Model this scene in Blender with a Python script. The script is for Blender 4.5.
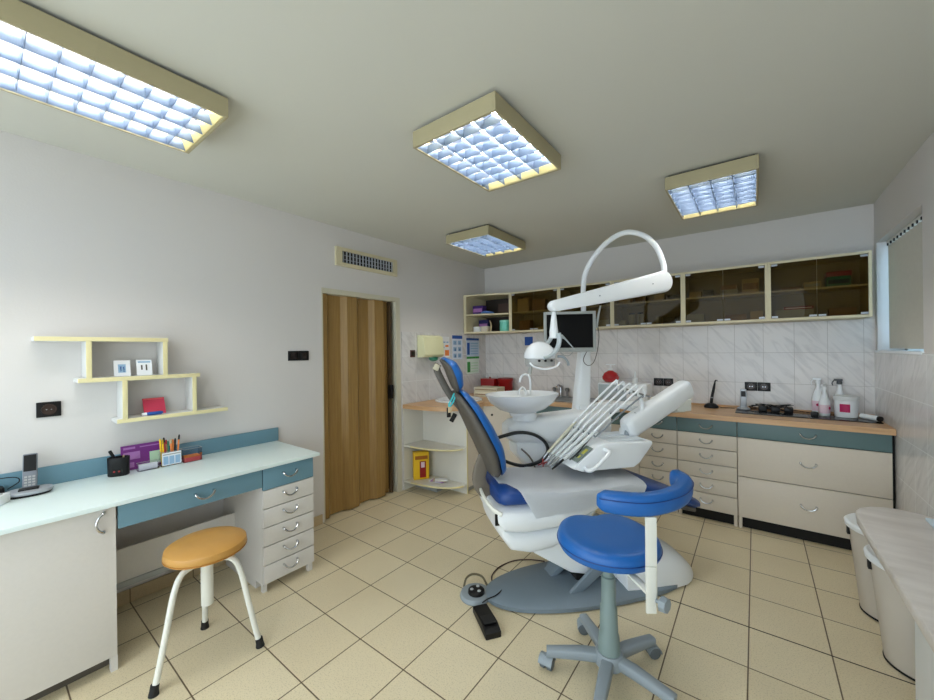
import bpy, bmesh, math, random
from mathutils import Vector, Matrix
random.seed(7)
for o in list(bpy.data.objects): bpy.data.objects.remove(o)
S = bpy.context.scene
C = S.collection
PI = math.pi
R = math.radians

# ------------------------------------------------------------------ camera, world, light, exposure
cam_d = bpy.data.cameras.new('camera'); cam = bpy.data.objects.new('camera', cam_d); C.objects.link(cam)
cam_d.sensor_width = 36.0; cam_d.lens = 36.0 * 379.0 / 934.0; cam_d.clip_start = 0.02
cam.matrix_world = Matrix.Translation((0, 0, 1.534)) @ Matrix.Rotation(R(37.23), 4, 'Z') @ Matrix.Rotation(R(90), 4, 'X') @ Matrix.Rotation(R(-0.70), 4, 'Z')
S.camera = cam
w = bpy.data.worlds.new('world'); S.world = w; w.use_nodes = True
w.node_tree.nodes['Background'].inputs[0].default_value = (0.79, 0.905, 1.0, 1)
w.node_tree.nodes['Background'].inputs[1].default_value = 1.5
S.view_settings.view_transform = 'Standard'; S.view_settings.look = 'None'
S.view_settings.gamma = 1.0; S.view_settings.use_curve_mapping = False
S.view_settings.exposure = 1.12
PANEL = 27.0          # ceiling light diffuser strength

wa = bpy.data.lights.new('window_daylight', 'AREA'); wa.shape = 'RECTANGLE'; wa.size = 1.0; wa.size_y = .85; wa.energy = 9; wa.color = (.42, .68, 1.0)
wo = bpy.data.objects.new('window_daylight', wa); C.objects.link(wo); wo.location = (1.12, 3.93, 1.93); wo.rotation_euler = (0, R(90), 0)

# ------------------------------------------------------------------ materials
def lin(c): return tuple(((x/255)/12.92 if x/255 <= .04045 else ((x/255+.055)/1.055)**2.4) for x in c) + (1,)
MATS = {}
def mat(name, rgb, rough=.5, metal=0, var=.04, scale=6, spec=.5, coat=0, emit=None, estr=0, bump=0, bscale=200):
    if name in MATS: return MATS[name]
    m = bpy.data.materials.new(name); m.use_nodes = True; nt = m.node_tree; b = nt.nodes['Principled BSDF']
    c = lin(rgb)
    tc = nt.nodes.new('ShaderNodeTexCoord'); nz = nt.nodes.new('ShaderNodeTexNoise'); nz.inputs['Scale'].default_value = scale
    nt.links.new(tc.outputs['Object'], nz.inputs['Vector'])
    mx = nt.nodes.new('ShaderNodeMix'); mx.data_type = 'RGBA'
    mx.inputs[6].default_value = tuple(x*(1-var) for x in c[:3])+(1,); mx.inputs[7].default_value = tuple(min(1, x*(1+var)) for x in c[:3])+(1,)
    nt.links.new(nz.outputs['Fac'], mx.inputs[0]); nt.links.new(mx.outputs[2], b.inputs['Base Color'])
    b.inputs['Roughness'].default_value = rough; b.inputs['Metallic'].default_value = metal
    b.inputs['Specular IOR Level'].default_value = spec; b.inputs['Coat Weight'].default_value = coat
    if emit: b.inputs['Emission Color'].default_value = lin(emit); b.inputs['Emission Strength'].default_value = estr
    if bump:
        n2 = nt.nodes.new('ShaderNodeTexNoise'); n2.inputs['Scale'].default_value = bscale; nt.links.new(tc.outputs['Object'], n2.inputs['Vector'])
        bp = nt.nodes.new('ShaderNodeBump'); bp.inputs['Strength'].default_value = bump; bp.inputs['Distance'].default_value = .002
        nt.links.new(n2.outputs['Fac'], bp.inputs['Height']); nt.links.new(bp.outputs[0], b.inputs['Normal'])
    MATS[name] = m; return m

def glass(name, tint, refl=.08, rough=.02, opac=0):
    m = bpy.data.materials.new(name); m.use_nodes = True; nt = m.node_tree; nt.nodes.clear()
    out = nt.nodes.new('ShaderNodeOutputMaterial'); tr = nt.nodes.new('ShaderNodeBsdfTransparent'); gl = nt.nodes.new('ShaderNodeBsdfGlossy')
    tr.inputs[0].default_value = lin(tint); gl.inputs['Roughness'].default_value = rough
    lw = nt.nodes.new('ShaderNodeFresnel'); lw.inputs[0].default_value = 1.22 if 'smok' in name else 1.42
    mx = nt.nodes.new('ShaderNodeMixShader')
    nt.links.new(lw.outputs[0], mx.inputs[0]); nt.links.new(tr.outputs[0], mx.inputs[1]); nt.links.new(gl.outputs[0], mx.inputs[2])
    nt.links.new(mx.outputs[0], out.inputs[0]); return m

def brick_mat(name, ax, w_, h_, mortar, c1, c2, grout, rough, off=(0, 0), vein=None, speck=0, bump=.3):
    m = bpy.data.materials.new(name); m.use_nodes = True; nt = m.node_tree; b = nt.nodes['Principled BSDF']; L = nt.links
    tc = nt.nodes.new('ShaderNodeTexCoord'); sp = nt.nodes.new('ShaderNodeSeparateXYZ'); L.new(tc.outputs['Object'], sp.inputs[0])
    cb = nt.nodes.new('ShaderNodeCombineXYZ')
    for k in (0, 1):
        ad = nt.nodes.new('ShaderNodeMath'); ad.operation = 'SUBTRACT'; ad.inputs[1].default_value = off[k]
        L.new(sp.outputs['XYZ'.index(ax[k])], ad.inputs[0]); L.new(ad.outputs[0], cb.inputs[k])
    br = nt.nodes.new('ShaderNodeTexBrick'); br.offset = 0; br.squash = 1
    br.inputs['Scale'].default_value = 1; br.inputs['Brick Width'].default_value = w_; br.inputs['Row Height'].default_value = h_
    br.inputs['Mortar Size'].default_value = mortar; br.inputs['Mortar Smooth'].default_value = .1
    br.inputs['Color1'].default_value = lin(c1); br.inputs['Color2'].default_value = lin(c2); br.inputs['Mortar'].default_value = lin(grout)
    L.new(cb.outputs[0], br.inputs['Vector'])
    col = br.outputs['Color']
    def mixin(fac, rgb, src, mode='MIX'):
        mx = nt.nodes.new('ShaderNodeMix'); mx.data_type = 'RGBA'; mx.blend_type = mode
        mx.inputs[7].default_value = lin(rgb); L.new(src, mx.inputs[6]); L.new(fac, mx.inputs[0]); return mx.outputs[2]
    if vein:
        mp = nt.nodes.new('ShaderNodeMapping'); mp.vector_type = 'TEXTURE'; mp.inputs['Rotation'].default_value = (0, 0, R(-48)); mp.inputs['Scale'].default_value = (.42, .09, 1)
        L.new(cb.outputs[0], mp.inputs[0])
        nz = nt.nodes.new('ShaderNodeTexNoise'); nz.inputs['Scale'].default_value = 1.3; nz.inputs['Detail'].default_value = 5; nz.inputs['Distortion'].default_value = 1.4
        L.new(mp.outputs[0], nz.inputs['Vector'])
        rp = nt.nodes.new('ShaderNodeValToRGB'); rp.color_ramp.elements[0].position = .48; rp.color_ramp.elements[1].position = .72
        rp.color_ramp.elements[1].color = (.75, .75, .75, 1)
        L.new(nz.outputs['Fac'], rp.inputs[0])
        ml = nt.nodes.new('ShaderNodeMath'); ml.operation = 'MULTIPLY'
        iv = nt.nodes.new('ShaderNodeMath'); iv.operation = 'SUBTRACT'; iv.inputs[0].default_value = 1; L.new(br.outputs['Fac'], iv.inputs[1])
        L.new(rp.outputs[0], ml.inputs[0]); L.new(iv.outputs[0], ml.inputs[1])
        col = mixin(ml.outputs[0], vein, col)
    if speck:
        nz = nt.nodes.new('ShaderNodeTexNoise'); nz.inputs['Scale'].default_value = 160; nz.inputs['Detail'].default_value = 3
        L.new(tc.outputs['Object'], nz.inputs['Vector'])
        rp = nt.nodes.new('ShaderNodeValToRGB'); rp.color_ramp.elements[0].position = .52; rp.color_ramp.elements[1].position = .7
        L.new(nz.outputs['Fac'], rp.inputs[0])
        ml = nt.nodes.new('ShaderNodeMath'); ml.operation = 'MULTIPLY'; ml.inputs[1].default_value = speck; L.new(rp.outputs[0], ml.inputs[0])
        col = mixin(ml.outputs[0], (120, 105, 75), col)
        n3 = nt.nodes.new('ShaderNodeTexNoise'); n3.inputs['Scale'].default_value = 2.2; n3.inputs['Detail'].default_value = 3
        L.new(tc.outputs['Object'], n3.inputs['Vector'])
        m3 = nt.nodes.new('ShaderNodeMath'); m3.operation = 'MULTIPLY'; m3.inputs[1].default_value = .25; L.new(n3.outputs['Fac'], m3.inputs[0])
        col = mixin(m3.outputs[0], (160, 142, 108), col)
    L.new(col, b.inputs['Base Color']); b.inputs['Roughness'].default_value = rough
    bp = nt.nodes.new('ShaderNodeBump'); bp.invert = True; bp.inputs['Strength'].default_value = bump; bp.inputs['Distance'].default_value = .002
    L.new(br.outputs['Fac'], bp.inputs['Height']); L.new(bp.outputs[0], b.inputs['Normal'])
    return m

def wood(name, a, bcol, axis_scale, rough=.4, fac=(.35, .65)):
    m = bpy.data.materials.new(name); m.use_nodes = True; nt = m.node_tree; b = nt.nodes['Principled BSDF']; L = nt.links
    tc = nt.nodes.new('ShaderNodeTexCoord'); mp = nt.nodes.new('ShaderNodeMapping'); mp.inputs['Scale'].default_value = axis_scale
    L.new(tc.outputs['Object'], mp.inputs[0]); nz = nt.nodes.new('ShaderNodeTexNoise'); nz.inputs['Scale'].default_value = 1; nz.inputs['Detail'].default_value = 6
    L.new(mp.outputs[0], nz.inputs['Vector']); rp = nt.nodes.new('ShaderNodeValToRGB')
    rp.color_ramp.elements[0].position = fac[0]; rp.color_ramp.elements[1].position = fac[1]
    rp.color_ramp.elements[0].color = lin(a); rp.color_ramp.elements[1].color = lin(bcol)
    L.new(nz.outputs['Fac'], rp.inputs[0]); L.new(rp.outputs[0], b.inputs['Base Color']); b.inputs['Roughness'].default_value = rough
    return m

WALL = mat('wall_paint', (214, 210, 206), .85, var=.02, scale=2, bump=.25, bscale=90)
CEIL = mat('ceiling_paint', (206, 205, 194), .9, var=.02, scale=1.5)
FLOOR = brick_mat('floor_tile', 'XY', .33, .33, .0032, (232, 219, 186), (226, 212, 178), (84, 68, 48), .38, (-.041, -.066), speck=.35)
TILE_B = brick_mat('wall_tile_back', 'XZ', .22, .285, .0018, (229, 225, 222), (224, 221, 219), (186, 180, 176), .22, (.062, .05), vein=(196, 193, 192))
TILE_S = brick_mat('wall_tile_side', 'YZ', .22, .285, .003, (224, 221, 219), (219, 217, 215), (236, 236, 234), .22, (.02, .05), vein=(196, 193, 192))
WOOD = wood('beech_worktop', (196, 154, 112), (214, 174, 130), (3, 22, 30), .38)
DOORW = wood('folding_door_wood', (142, 110, 58), (162, 128, 72), (60, 60, 3), .5, (.3, .7))
CREAM = mat('cream_laminate', (216, 206, 190), .5, var=.03, scale=60)
CREAMW = mat('white_laminate', (214, 210, 204), .5, var=.03, scale=60)
PALE = mat('pale_yellow_edge', (226, 216, 166), .5)
CABF = mat('cabinet_frame_cream', (212, 202, 168), .5)
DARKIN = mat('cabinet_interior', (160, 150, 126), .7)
TEAL = mat('teal_laminate', (104, 142, 158), .42, var=.03)
TEALG = mat('teal_grey_laminate', (96, 122, 124), .42, var=.03)
DESKW = mat('white_desk_top', (226, 240, 238), .3, var=.01)
CHROME = mat('chrome', (200, 202, 205), .16, 1, var=.02)
STEEL = mat('brushed_steel', (150, 152, 152), .3, 1, var=.06, scale=40)
BLACK = mat('black_plastic', (10, 10, 12), .42, spec=.35)
BGLASS = mat('black_glass', (6, 6, 8), .12, spec=.3)
RUBBER = mat('black_rubber', (20, 20, 20), .75)
GAP = mat('dark_plinth_gap', (12, 11, 10), .8)  # near-black for plinths, also for shade painted into gaps
WHITE = mat('white_plastic', (238, 242, 244), .32, var=.01)
WMETAL = mat('white_enamel', (226, 226, 216), .35)
PORC = mat('porcelain', (238, 241, 243), .12, var=.01, coat=.4)
BLUE = mat('blue_vinyl', (22, 96, 172), .38, var=.05, scale=14)
BLUE_SHADE = mat('blue_vinyl_shade', (16, 62, 130), .42, var=.05, scale=14)  # seat cushion's shade put into a darker blue; also colours the stool seams
SHELLG = mat('grey_shell', (86, 82, 76), .55)
GREY = mat('grey_plastic', (142, 152, 158), .45, var=.03)
BGREY = mat('base_grey', (120, 134, 144), .5, var=.05)
COLG = mat('column_grey_green', (122, 140, 138), .4)
OCHRE = mat('ochre_vinyl', (196, 146, 74), .32, var=.06, scale=20)
PAPER = mat('paper', (236, 238, 240), .9)
TOWEL = mat('paper_towel', (242, 245, 247), .9, var=.02, scale=80, bump=.12, bscale=60)
MARB = wood('marble_laminate', (210, 203, 196), (228, 222, 216), (4, 14, 4), .3)
RED = mat('red_plastic', (150, 20, 22), .3)
REDG = mat('red_glossy', (176, 10, 22), .1, coat=.6)
MAG = mat('magenta_print', (190, 20, 92), .5)
PINKL = mat('pale_pink_print', (232, 205, 216), .5)
YEL = mat('yellow_card', (236, 190, 26), .6)
ORANGE = mat('orange_paper', (240, 140, 70), .7)
SALMON = mat('salmon_paper', (240, 110, 110), .8)
PINK = mat('pink_card', (214, 60, 90), .7)
BLUEP = mat('blue_print', (30, 80, 160), .6)
LBLUE = mat('light_blue_print', (150, 185, 215), .6)
GREENP = mat('green_print', (60, 150, 70), .6)
LGREEN = mat('pale_green_print', (190, 222, 190), .6)
PURPLE = mat('purple_print', (122, 44, 132), .5)
LILAC = mat('lilac_print', (176, 120, 186), .5)
MINT = mat('mint_plastic', (110, 200, 180), .4)
PALEY = mat('dispenser_ivory', (232, 230, 186), .4)
GREEND = mat('green_plastic', (40, 120, 90), .4)
TAN = mat('tan_carton', (196, 176, 140), .8)
BROWNC = mat('brown_carton', (150, 120, 88), .8)
GREYC = mat('grey_carton', (170, 172, 170), .8)
SILV = mat('silver_plastic', (176, 180, 186), .35, .3)
SCREEN = mat('dark_screen', (3, 3, 4), .35, spec=.15)
LCD = mat('lcd_yellow', (196, 190, 84), .3)
LCDG = mat('lcd_grey_green', (120, 132, 126), .3)
LEAF = mat('aqua_cord', (60, 190, 200), .6)
LAMPC = mat('light_casing', (170, 160, 126), .5)
LOUV = mat('louvre_reflector', (92, 108, 130), .35, .2, var=.02)
REFL = mat('lamp_reflector', (62, 78, 104), .4)
PANELM = mat('tube_glow', (255, 255, 255), .5, emit=(255, 251, 242), estr=PANEL)
YPLAS = mat('yellow_end_reflector', (196, 182, 126), .6)
SMOKE = glass('smoked_glass', (214, 206, 182), rough=.02)
CLEARG = glass('clear_glass', (236, 244, 248))
CLEARP = glass('smoky_acrylic', (238, 238, 244))
BLIND = mat('blind_fabric', (196, 190, 176), .9, var=.05, scale=30)

# ------------------------------------------------------------------ mesh helpers
def box(bm, a, b, bev=0, rot=None, piv=None):
    x0, y0, z0 = [min(a[i], b[i]) for i in range(3)]; x1, y1, z1 = [max(a[i], b[i]) for i in range(3)]
    vs = [bm.verts.new(p) for p in [(x0,y0,z0),(x1,y0,z0),(x1,y1,z0),(x0,y1,z0),(x0,y0,z1),(x1,y0,z1),(x1,y1,z1),(x0,y1,z1)]]
    fs = [bm.faces.new([vs[i] for i in f]) for f in [(0,3,2,1),(4,5,6,7),(0,1,5,4),(1,2,6,5),(2,3,7,6),(3,0,4,7)]]
    g = vs
    if bev:
        es = list({e for f in fs for e in f.edges})
        r = bmesh.ops.bevel(bm, geom=es, offset=bev, segments=2, profile=.6, affect='EDGES')
        g = list({v for f in r['faces'] for v in f.verts} | {v for v in vs if v.is_valid})
    if rot is not None: bmesh.ops.rotate(bm, verts=g, cent=piv or ((x0+x1)/2, (y0+y1)/2, (z0+z1)/2), matrix=rot)
    return bm
def ringloft(bm, rings, cap=True, closed=False):
    R_ = [[bm.verts.new(p) for p in r] for r in rings]
    n = len(R_[0]); m = len(R_)
    for i in range(m if closed else m-1):
        a, b = R_[i], R_[(i+1) % m]
        for j in range(n): bm.faces.new((a[j], a[(j+1) % n], b[(j+1) % n], b[j]))
    if cap and not closed:
        bm.faces.new(R_[0][::-1]); bm.faces.new(R_[-1])
    return bm
def lathe(bm, prof, c=(0, 0, 0), n=28, axis='z', cap=True):
    rings = []
    for r, z in prof:
        ring = []
        for j in range(n):
            a = 2*PI*j/n; u, v = max(r, 1e-4)*math.cos(a), max(r, 1e-4)*math.sin(a)
            p = {'z': (u, v, z), 'x': (z, u, v), 'y': (v, z, u)}[axis]
            ring.append((c[0]+p[0], c[1]+p[1], c[2]+p[2]))
        rings.append(ring)
    return ringloft(bm, rings, cap)
def smooth_path(pts, k=6):
    pts = [Vector(p) for p in pts]
    if len(pts) < 3: return pts
    out = []
    for i in range(len(pts)-1):
        p0 = pts[i-1] if i else pts[0]*2-pts[1]; p1, p2 = pts[i], pts[i+1]; p3 = pts[i+2] if i+2 < len(pts) else pts[-1]*2-pts[-2]
        for j in range(k):
            t = j/k
            out.append(.5*((2*p1)+(p2-p0)*t+(2*p0-5*p1+4*p2-p3)*t*t+(3*p1-p0-3*p2+p3)*t**3))
    out.append(pts[-1]); return out
def tube(bm, pts, r, n=10, smooth=0, sec=None, up0=None, cap=True):
    # sec=(a,b,e): superellipse section multiplied by r(t) ; r number or list over original points
    P0 = [Vector(p) for p in pts]
    rr = r if isinstance(r, (list, tuple)) else [r]*len(P0)
    if smooth and len(P0) > 2:
        P = smooth_path(P0, smooth); q = []
        for i in range(len(P)):
            t = i/smooth; k = min(int(t), len(rr)-2); f = t-k; q.append(rr[k]*(1-f)+rr[k+1]*f)
        rr = q
    else: P = P0
    t0 = (P[1]-P[0]).normalized()
    up = Vector(up0) if up0 else (Vector((0, 0, 1)) if abs(t0.z) < .9 else Vector((1, 0, 0)))
    rings = []
    for i, p in enumerate(P):
        t = (P[min(i+1, len(P)-1)]-P[max(i-1, 0)]).normalized()
        if t.length < 1e-6: t = t0
        s = t.cross(up)
        if s.length < 1e-4: s = t.orthogonal()
        s.normalize(); u = s.cross(t).normalized()
        if not up0: up = u
        ring = []
        for j in range(n):
            a = 2*PI*j/n; ca, sa = math.cos(a), math.sin(a)
            if sec:
                e = sec[2]; x = sec[0]*math.copysign(abs(ca)**e, ca); y = sec[1]*math.copysign(abs(sa)**e, sa)
            else: x, y = ca, sa
            ring.append(p+s*x*rr[i]+u*y*rr[i])
        rings.append(ring)
    return ringloft(bm, rings, cap)
def prism(bm, poly, d0, d1, plane='xy', bev=0):
    def P(u, v, d): return {'xy': (u, v, d), 'xz': (u, d, v), 'yz': (d, u, v)}[plane]
    a = [bm.verts.new(P(u, v, d0)) for u, v in poly]; b = [bm.verts.new(P(u, v, d1)) for u, v in poly]
    n = len(poly); fs = [bm.faces.new(a[::-1]), bm.faces.new(b)]
    for i in range(n): fs.append(bm.faces.new((a[i], a[(i+1) % n], b[(i+1) % n], b[i])))
    if bev:
        es = list({e for f in fs[:2] for e in f.edges})
        bmesh.ops.bevel(bm, geom=es, offset=bev, segments=3, profile=.5, affect='EDGES')
    return bm
def BM(): return bmesh.new()
def obj(name, bm, m, parent=None, smooth=True, loc=None):
    bmesh.ops.recalc_face_normals(bm, faces=bm.faces[:])
    me = bpy.data.meshes.new(name); bm.to_mesh(me); bm.free(); me.materials.append(m)
    if smooth:
        me.polygons.foreach_set('use_smooth', [True]*len(me.polygons))
        try: me.set_sharp_from_angle(angle=R(38))
        except Exception: pass
    o = bpy.data.objects.new(name, me); C.objects.link(o)
    if parent: o.parent = parent
    if loc: o.location = loc
    return o
def tag(o, label, cat, group=None):
    o['label'] = label; o['category'] = cat
    if group: o['group'] = group
    return o
def thing(name, label, cat, loc=(0, 0, 0), rz=0, group=None):
    o = bpy.data.objects.new(name, None); C.objects.link(o); o.empty_display_size = .05
    o.location = loc; o.rotation_euler = (0, 0, rz); return tag(o, label, cat, group)
def struct(name, bm, m, parent=None, smooth=False):
    o = obj(name, bm, m, parent, smooth)
    if not parent: o['kind'] = 'structure'
    return o
def dup(o, parent=None):
    c = o.copy(); C.objects.link(c); c.parent = parent
    for ch in list(o.children): dup(ch, c)
    return c
def bx(name, a, b, m, parent=None, bev=0): return obj(name, box(BM(), a, b, bev), m, parent)

# ------------------------------------------------------------------ room
XL, XR, YB, YF, ZC = -3.10, .79, 4.52, -1.7, 2.70
b = BM(); box(b, (XL-.4, YF, -.1), (XR+.3, YB+.2, 0)); struct('floor', b, FLOOR)
b = BM(); box(b, (XL-.4, YF, ZC), (XR+.3, YB+.2, ZC+.1)); struct('ceiling', b, CEIL)
DY0, DY1, DZ = 1.925, 2.85, 2.10
b = BM(); box(b, (XL-.2, YF, 0), (XL, DY0, ZC)); box(b, (XL-.2, DY1, 0), (XL, YB+.2, ZC)); box(b, (XL-.2, DY0, DZ), (XL, DY1, ZC))
struct('wall_left', b, WALL)
b = BM(); box(b, (XL, YB, 0), (XR, YB+.2, ZC)); struct('wall_back', b, WALL)
WY0, WY1, WZ0, WZ1 = 3.40, 4.45, 1.485, 2.36
b = BM(); box(b, (XR, YF, 0), (XR+.25, WY0, ZC)); box(b, (XR, WY1, 0), (XR+.25, YB+.2, ZC)); box(b, (XR, WY0, 0), (XR+.25, WY1, WZ0)); box(b, (XR, WY0, WZ1), (XR+.25, WY1, ZC))
struct('wall_right', b, WALL)
b = BM(); box(b, (XL, YB-.008, .0), (XR, YB, 1.748)); struct('trim_1', b, TILE_B)
b = BM(); box(b, (XL, 2.885, 0), (XL+.008, YB-.008, 1.745)); struct('trim_2', b, TILE_S)
b = BM(); box(b, (XR-.008, YF, 0), (XR, YB-.008, 1.482)); struct('trim_3', b, TILE_S)
SKIRT = brick_mat('skirting_tile', 'YZ', .33, .2, .003, (200, 178, 140), (196, 172, 134), (110, 92, 66), .4, (-.066, -.05), speck=.3)
b = BM(); box(b, (XL, YF, 0), (XL+.012, DY0-.02, .082), .002); struct('baseboard_left', b, SKIRT)
b = BM(); box(b, (-.62, 2.5685, 0), (XR-.01, 2.5735, .0006)); struct('trim_7', b, GAP)
# window in the right wall
b = BM()
box(b, (XR+.15, WY0, WZ0), (XR+.19, WY0+.05, WZ1)); box(b, (XR+.15, WY1-.05, WZ0), (XR+.19, WY1, WZ1))
box(b, (XR+.15, WY0, WZ0), (XR+.19, WY1, WZ0+.05)); box(b, (XR+.15, WY0, WZ1-.05), (XR+.19, WY1, WZ1))
wf = struct('window_1', b, WHITE)
b = BM(); box(b, (XR+.165, WY0+.05, WZ0+.05), (XR+.172, WY1-.05, WZ1-.05)); obj('window_pane', b, CLEARG, wf)
b = BM(); box(b, (XR-.015, WY0-.01, WZ0-.012), (XR+.15, WY1+.005, WZ0+.006), .003); struct('trim_4', b, WHITE)
vb = thing('vertical_blind', 'pale fabric vertical blind hanging in the window of the right wall', 'blind', (XR+.075, WY1, WZ1-.03))
b = BM(); box(b, (-.022, WY0-WY1+.02, 0), (.022, -.02, .028), .003); obj('head_rail', b, WMETAL, vb)
b = BM(); n = 12
for i in range(n):
    y = -.07-(i*(WY1-WY0-.12)/(n-1)); box(b, (-.045, y-.0015, -(WZ1-WZ0)+.05), (.045, y+.0015, -.006), 0, Matrix.Rotation(R(108), 3, 'Z'))
obj('slats', b, BLIND, vb, False)
for i in range(n):
    y = -.07-(i*(WY1-WY0-.12)/(n-1)); b = BM(); box(b, (-.03, y-.008, -.016), (-.023, y+.008, .004)); obj('carrier', b, BLACK, vb, False)

# door: frame and folding leaf
b = BM()
box(b, (XL-.12, DY1-.045, 0), (XL+.008, DY1+.012, DZ+.012)); box(b, (XL-.12, DY0, DZ-.035), (XL+.0079, DY1-.0455, DZ+.012)); box(b, (XL-.12, DY0, 0), (XL+.002, DY0+.012, DZ))
struct('trim_5', b, mat('door_frame_cream', (206, 200, 178), .5))
b = BM(); pts = []; y = DY0+.014; k = 0
widths = [.05, .045, .135, .045, .115, .05, .13, .045, .12, .04, .05]
z0, z1 = .012, DZ-.037
front = [(XL-.02, y)]
for i, wd in enumerate(widths):
    y += wd*(DY1-DY0-.125)/sum(widths); front.append((XL-(.062 if i % 4 in (1, 2) else .012)-.005, y))
poly = front+[(x-.012, y_) for x, y_ in front[::-1]]
prism(b, poly, z0, z1); d = struct('door_1', b, DOORW)
b = BM(); box(b, (XL-.06, front[-1][1], z0), (XL-.02, front[-1][1]+.022, z1)); obj('closing_rail', b, mat('door_edge_brown', (72, 56, 36), .5), d, False)
b = BM(); box(b, (XL-.062, front[-1][1]-.004, 1.02), (XL-.004, front[-1][1]+.03, 1.17), .006); obj('door_handle', b, BLACK, d)
b = BM(); box(b, (XL-.2, DY0, 0), (XL-.16, DY1, DZ)); struct('trim_6', b, mat('dark_passage', (30, 24, 20), .9))

# ------------------------------------------------------------------ ceiling lights
def ceiling_light(label, x0, x1, y0, y1, nx, ny, group='ceiling light fixtures'):
    h = .098; cx, cy = (x0+x1)/2, (y0+y1)/2
    t = thing('ceiling_light', label, 'ceiling light', (cx, cy, ZC-.005-h), 0, group)
    a, c_ = (x1-x0)/2, (y1-y0)/2; wl = .012
    b = BM()
    box(b, (-a, -c_, 0), (-a+wl, c_, h-.012), .002); box(b, (a-wl, -c_, 0), (a, c_, h-.012), .002)
    box(b, (-a+wl, -c_, 0), (a-wl, -c_+wl, h-.012), .002); box(b, (-a+wl, c_-wl, 0), (a-wl, c_, h-.012), .002)
    box(b, (-a+wl, -c_+wl, h-.022), (a-wl, c_-wl, h-.014))
    obj('casing', b, LAMPC, t, False)
    b = BM(); box(b, (-a+.02, -c_+.02, h-.012), (a-.02, c_-.02, h)); obj('mounting_plate', b, GAP, t, False)
    bx('reflector', (-a+wl+.001, -c_+wl+.001, h-.0245), (a-wl-.001, c_-wl-.001, h-.0225), REFL, t)
    b = BM(); nt_ = 4
    for i in range(nt_):
        x = -a+wl+(i+.5)*(2*a-2*wl)/nt_; lathe(b, [(.008, -c_+.03), (.008, c_-.03)], (x, 0, h-.036), 10, 'y')
    obj('tube_lamp', b, PANELM, t)
    for s in (-1, 1):
        b = BM(); prism(b, [(s*(c_-wl-.001), .004), (s*(c_-wl-.006), .004), (s*(c_-wl-.03), h-.03), (s*(c_-wl-.001), h-.03)], -a+wl+.001, a-wl-.001, 'yz'); obj('end_reflector', b, YPLAS, t, False)
    b = BM(); zt, zb = h-.05, .006
    for i in range(nx+1):
        x = -a+wl+i*(2*a-2*wl)/nx
        prism(b, [(x-.0015, zb), (x+.0015, zb), (x+.008, zt), (x-.008, zt)], -c_+wl, c_-wl, 'xz')
    for j in range(ny+1):
        y = -c_+wl+j*(2*c_-2*wl)/ny
        prism(b, [(y-.001, zb), (y+.001, zb), (y+.005, zt), (y-.005, zt)], -a+wl, a-wl, 'yz')
    obj('louvre', b, LOUV, t, False)
    return t
ceiling_light('square louvred ceiling light over the dental chair, in the middle of the ceiling', -1.42, -.905, 1.42, 2.135, 4, 8)
ceiling_light('louvred ceiling light farthest away, near the corner with the posters', -2.45, -1.94, 2.90, 3.61, 4, 8)
ceiling_light('louvred ceiling light above the drawer units, in front of the glass cabinets', -.475, .03, 2.86, 3.62, 4, 8)
ceiling_light('long louvred ceiling light at the top left above the white desk', -2.395, -1.885, -.72, .72, 4, 17)

# ------------------------------------------------------------------ handles and cabinets
def handle(parent, c, along='y', out=(1, 0, 0), name='handle', vert=False, L=.045):
    out = Vector(out); al = Vector((0, 1, 0)) if along == 'y' else Vector((1, 0, 0))
    dn = Vector((0, 0, -1))
    if vert: al, dn = Vector((0, 0, 1)), Vector((0, -1, 0))
    c = Vector(c); b = BM()
    p = [c-al*L, c-al*L+out*.016+dn*.004, c-al*L*.62+out*.024+dn*.022, c+out*.026+dn*.030, c+al*L*.62+out*.024+dn*.022, c+al*L+out*.016+dn*.004, c+al*L]
    tube(b, p, [.0075, .007, .0055, .005, .0055, .007, .0075], 8, 4)
    return obj(name, b, CHROME, parent)
def front_panel(parent, a, b_, m, name, along='y', out=(1, 0, 0), hc=None, vert=False, bev=.0015):
    o = bx(name, a, b_, m, parent, bev)
    if hc: handle(o, hc, along, out, vert=vert)
    return o

# --- desk along left wall: pedestal units, knee drawer, top
DF = -2.48
u = thing('desk_cabinet', 'pale cabinet with one large door under the left end of the white desk', 'cabinet', (0, 0, 0))
bx('carcass', (XL+.005, -.62, .07), (DF-.02, .430, .798), CREAMW, u, .001)
b = BM(); box(b, (XL+.1, -.6, 0), (DF-.08, .425, .07)); obj('plinth', b, mat('plinth_grey', (90, 84, 74), .7), u, False)
b = BM(); box(b, (DF-.045, .405, 0), (DF-.005, .430, .072)); obj('leg', b, CREAMW, u, False)
front_panel(u, (DF-.018, -.6, .075), (DF, .428, .795), CREAMW, 'door', hc=None)
dd = [o for o in bpy.data.objects if o.name.startswith('door') and o.parent == u][0]
handle(dd, (DF, .385, .735), out=(1, 0, 0), vert=True)
u = thing('drawer_pedestal', 'narrow pedestal of one teal and five pale drawers under the right end of the desk', 'drawer unit', (0, 0, 0))
bx('carcass', (XL+.005, 1.118, .055), (DF-.02, 1.462, .798), CREAMW, u, .001)
b = BM(); box(b, (DF-.06, 1.125, 0), (DF-.03, 1.15, .055)); box(b, (DF-.05, 1.425, 0), (DF-.02, 1.457, .055)); box(b, (XL+.03, 1.12, 0), (DF-.12, 1.45, .055)); obj('feet', b, CREAMW, u, False)
zs = [.655, .536, .416, .297, .177, .058]
front_panel(u, (DF-.018, 1.12, .659), (DF, 1.46, .796), TEAL, 'drawer', hc=(DF, 1.29, .745))
for i in range(5): front_panel(u, (DF-.018, 1.12, zs[i+1]+.006), (DF, 1.46, zs[i]), CREAMW, 'drawer', hc=(DF, 1.29, zs[i]-.035))
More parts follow.
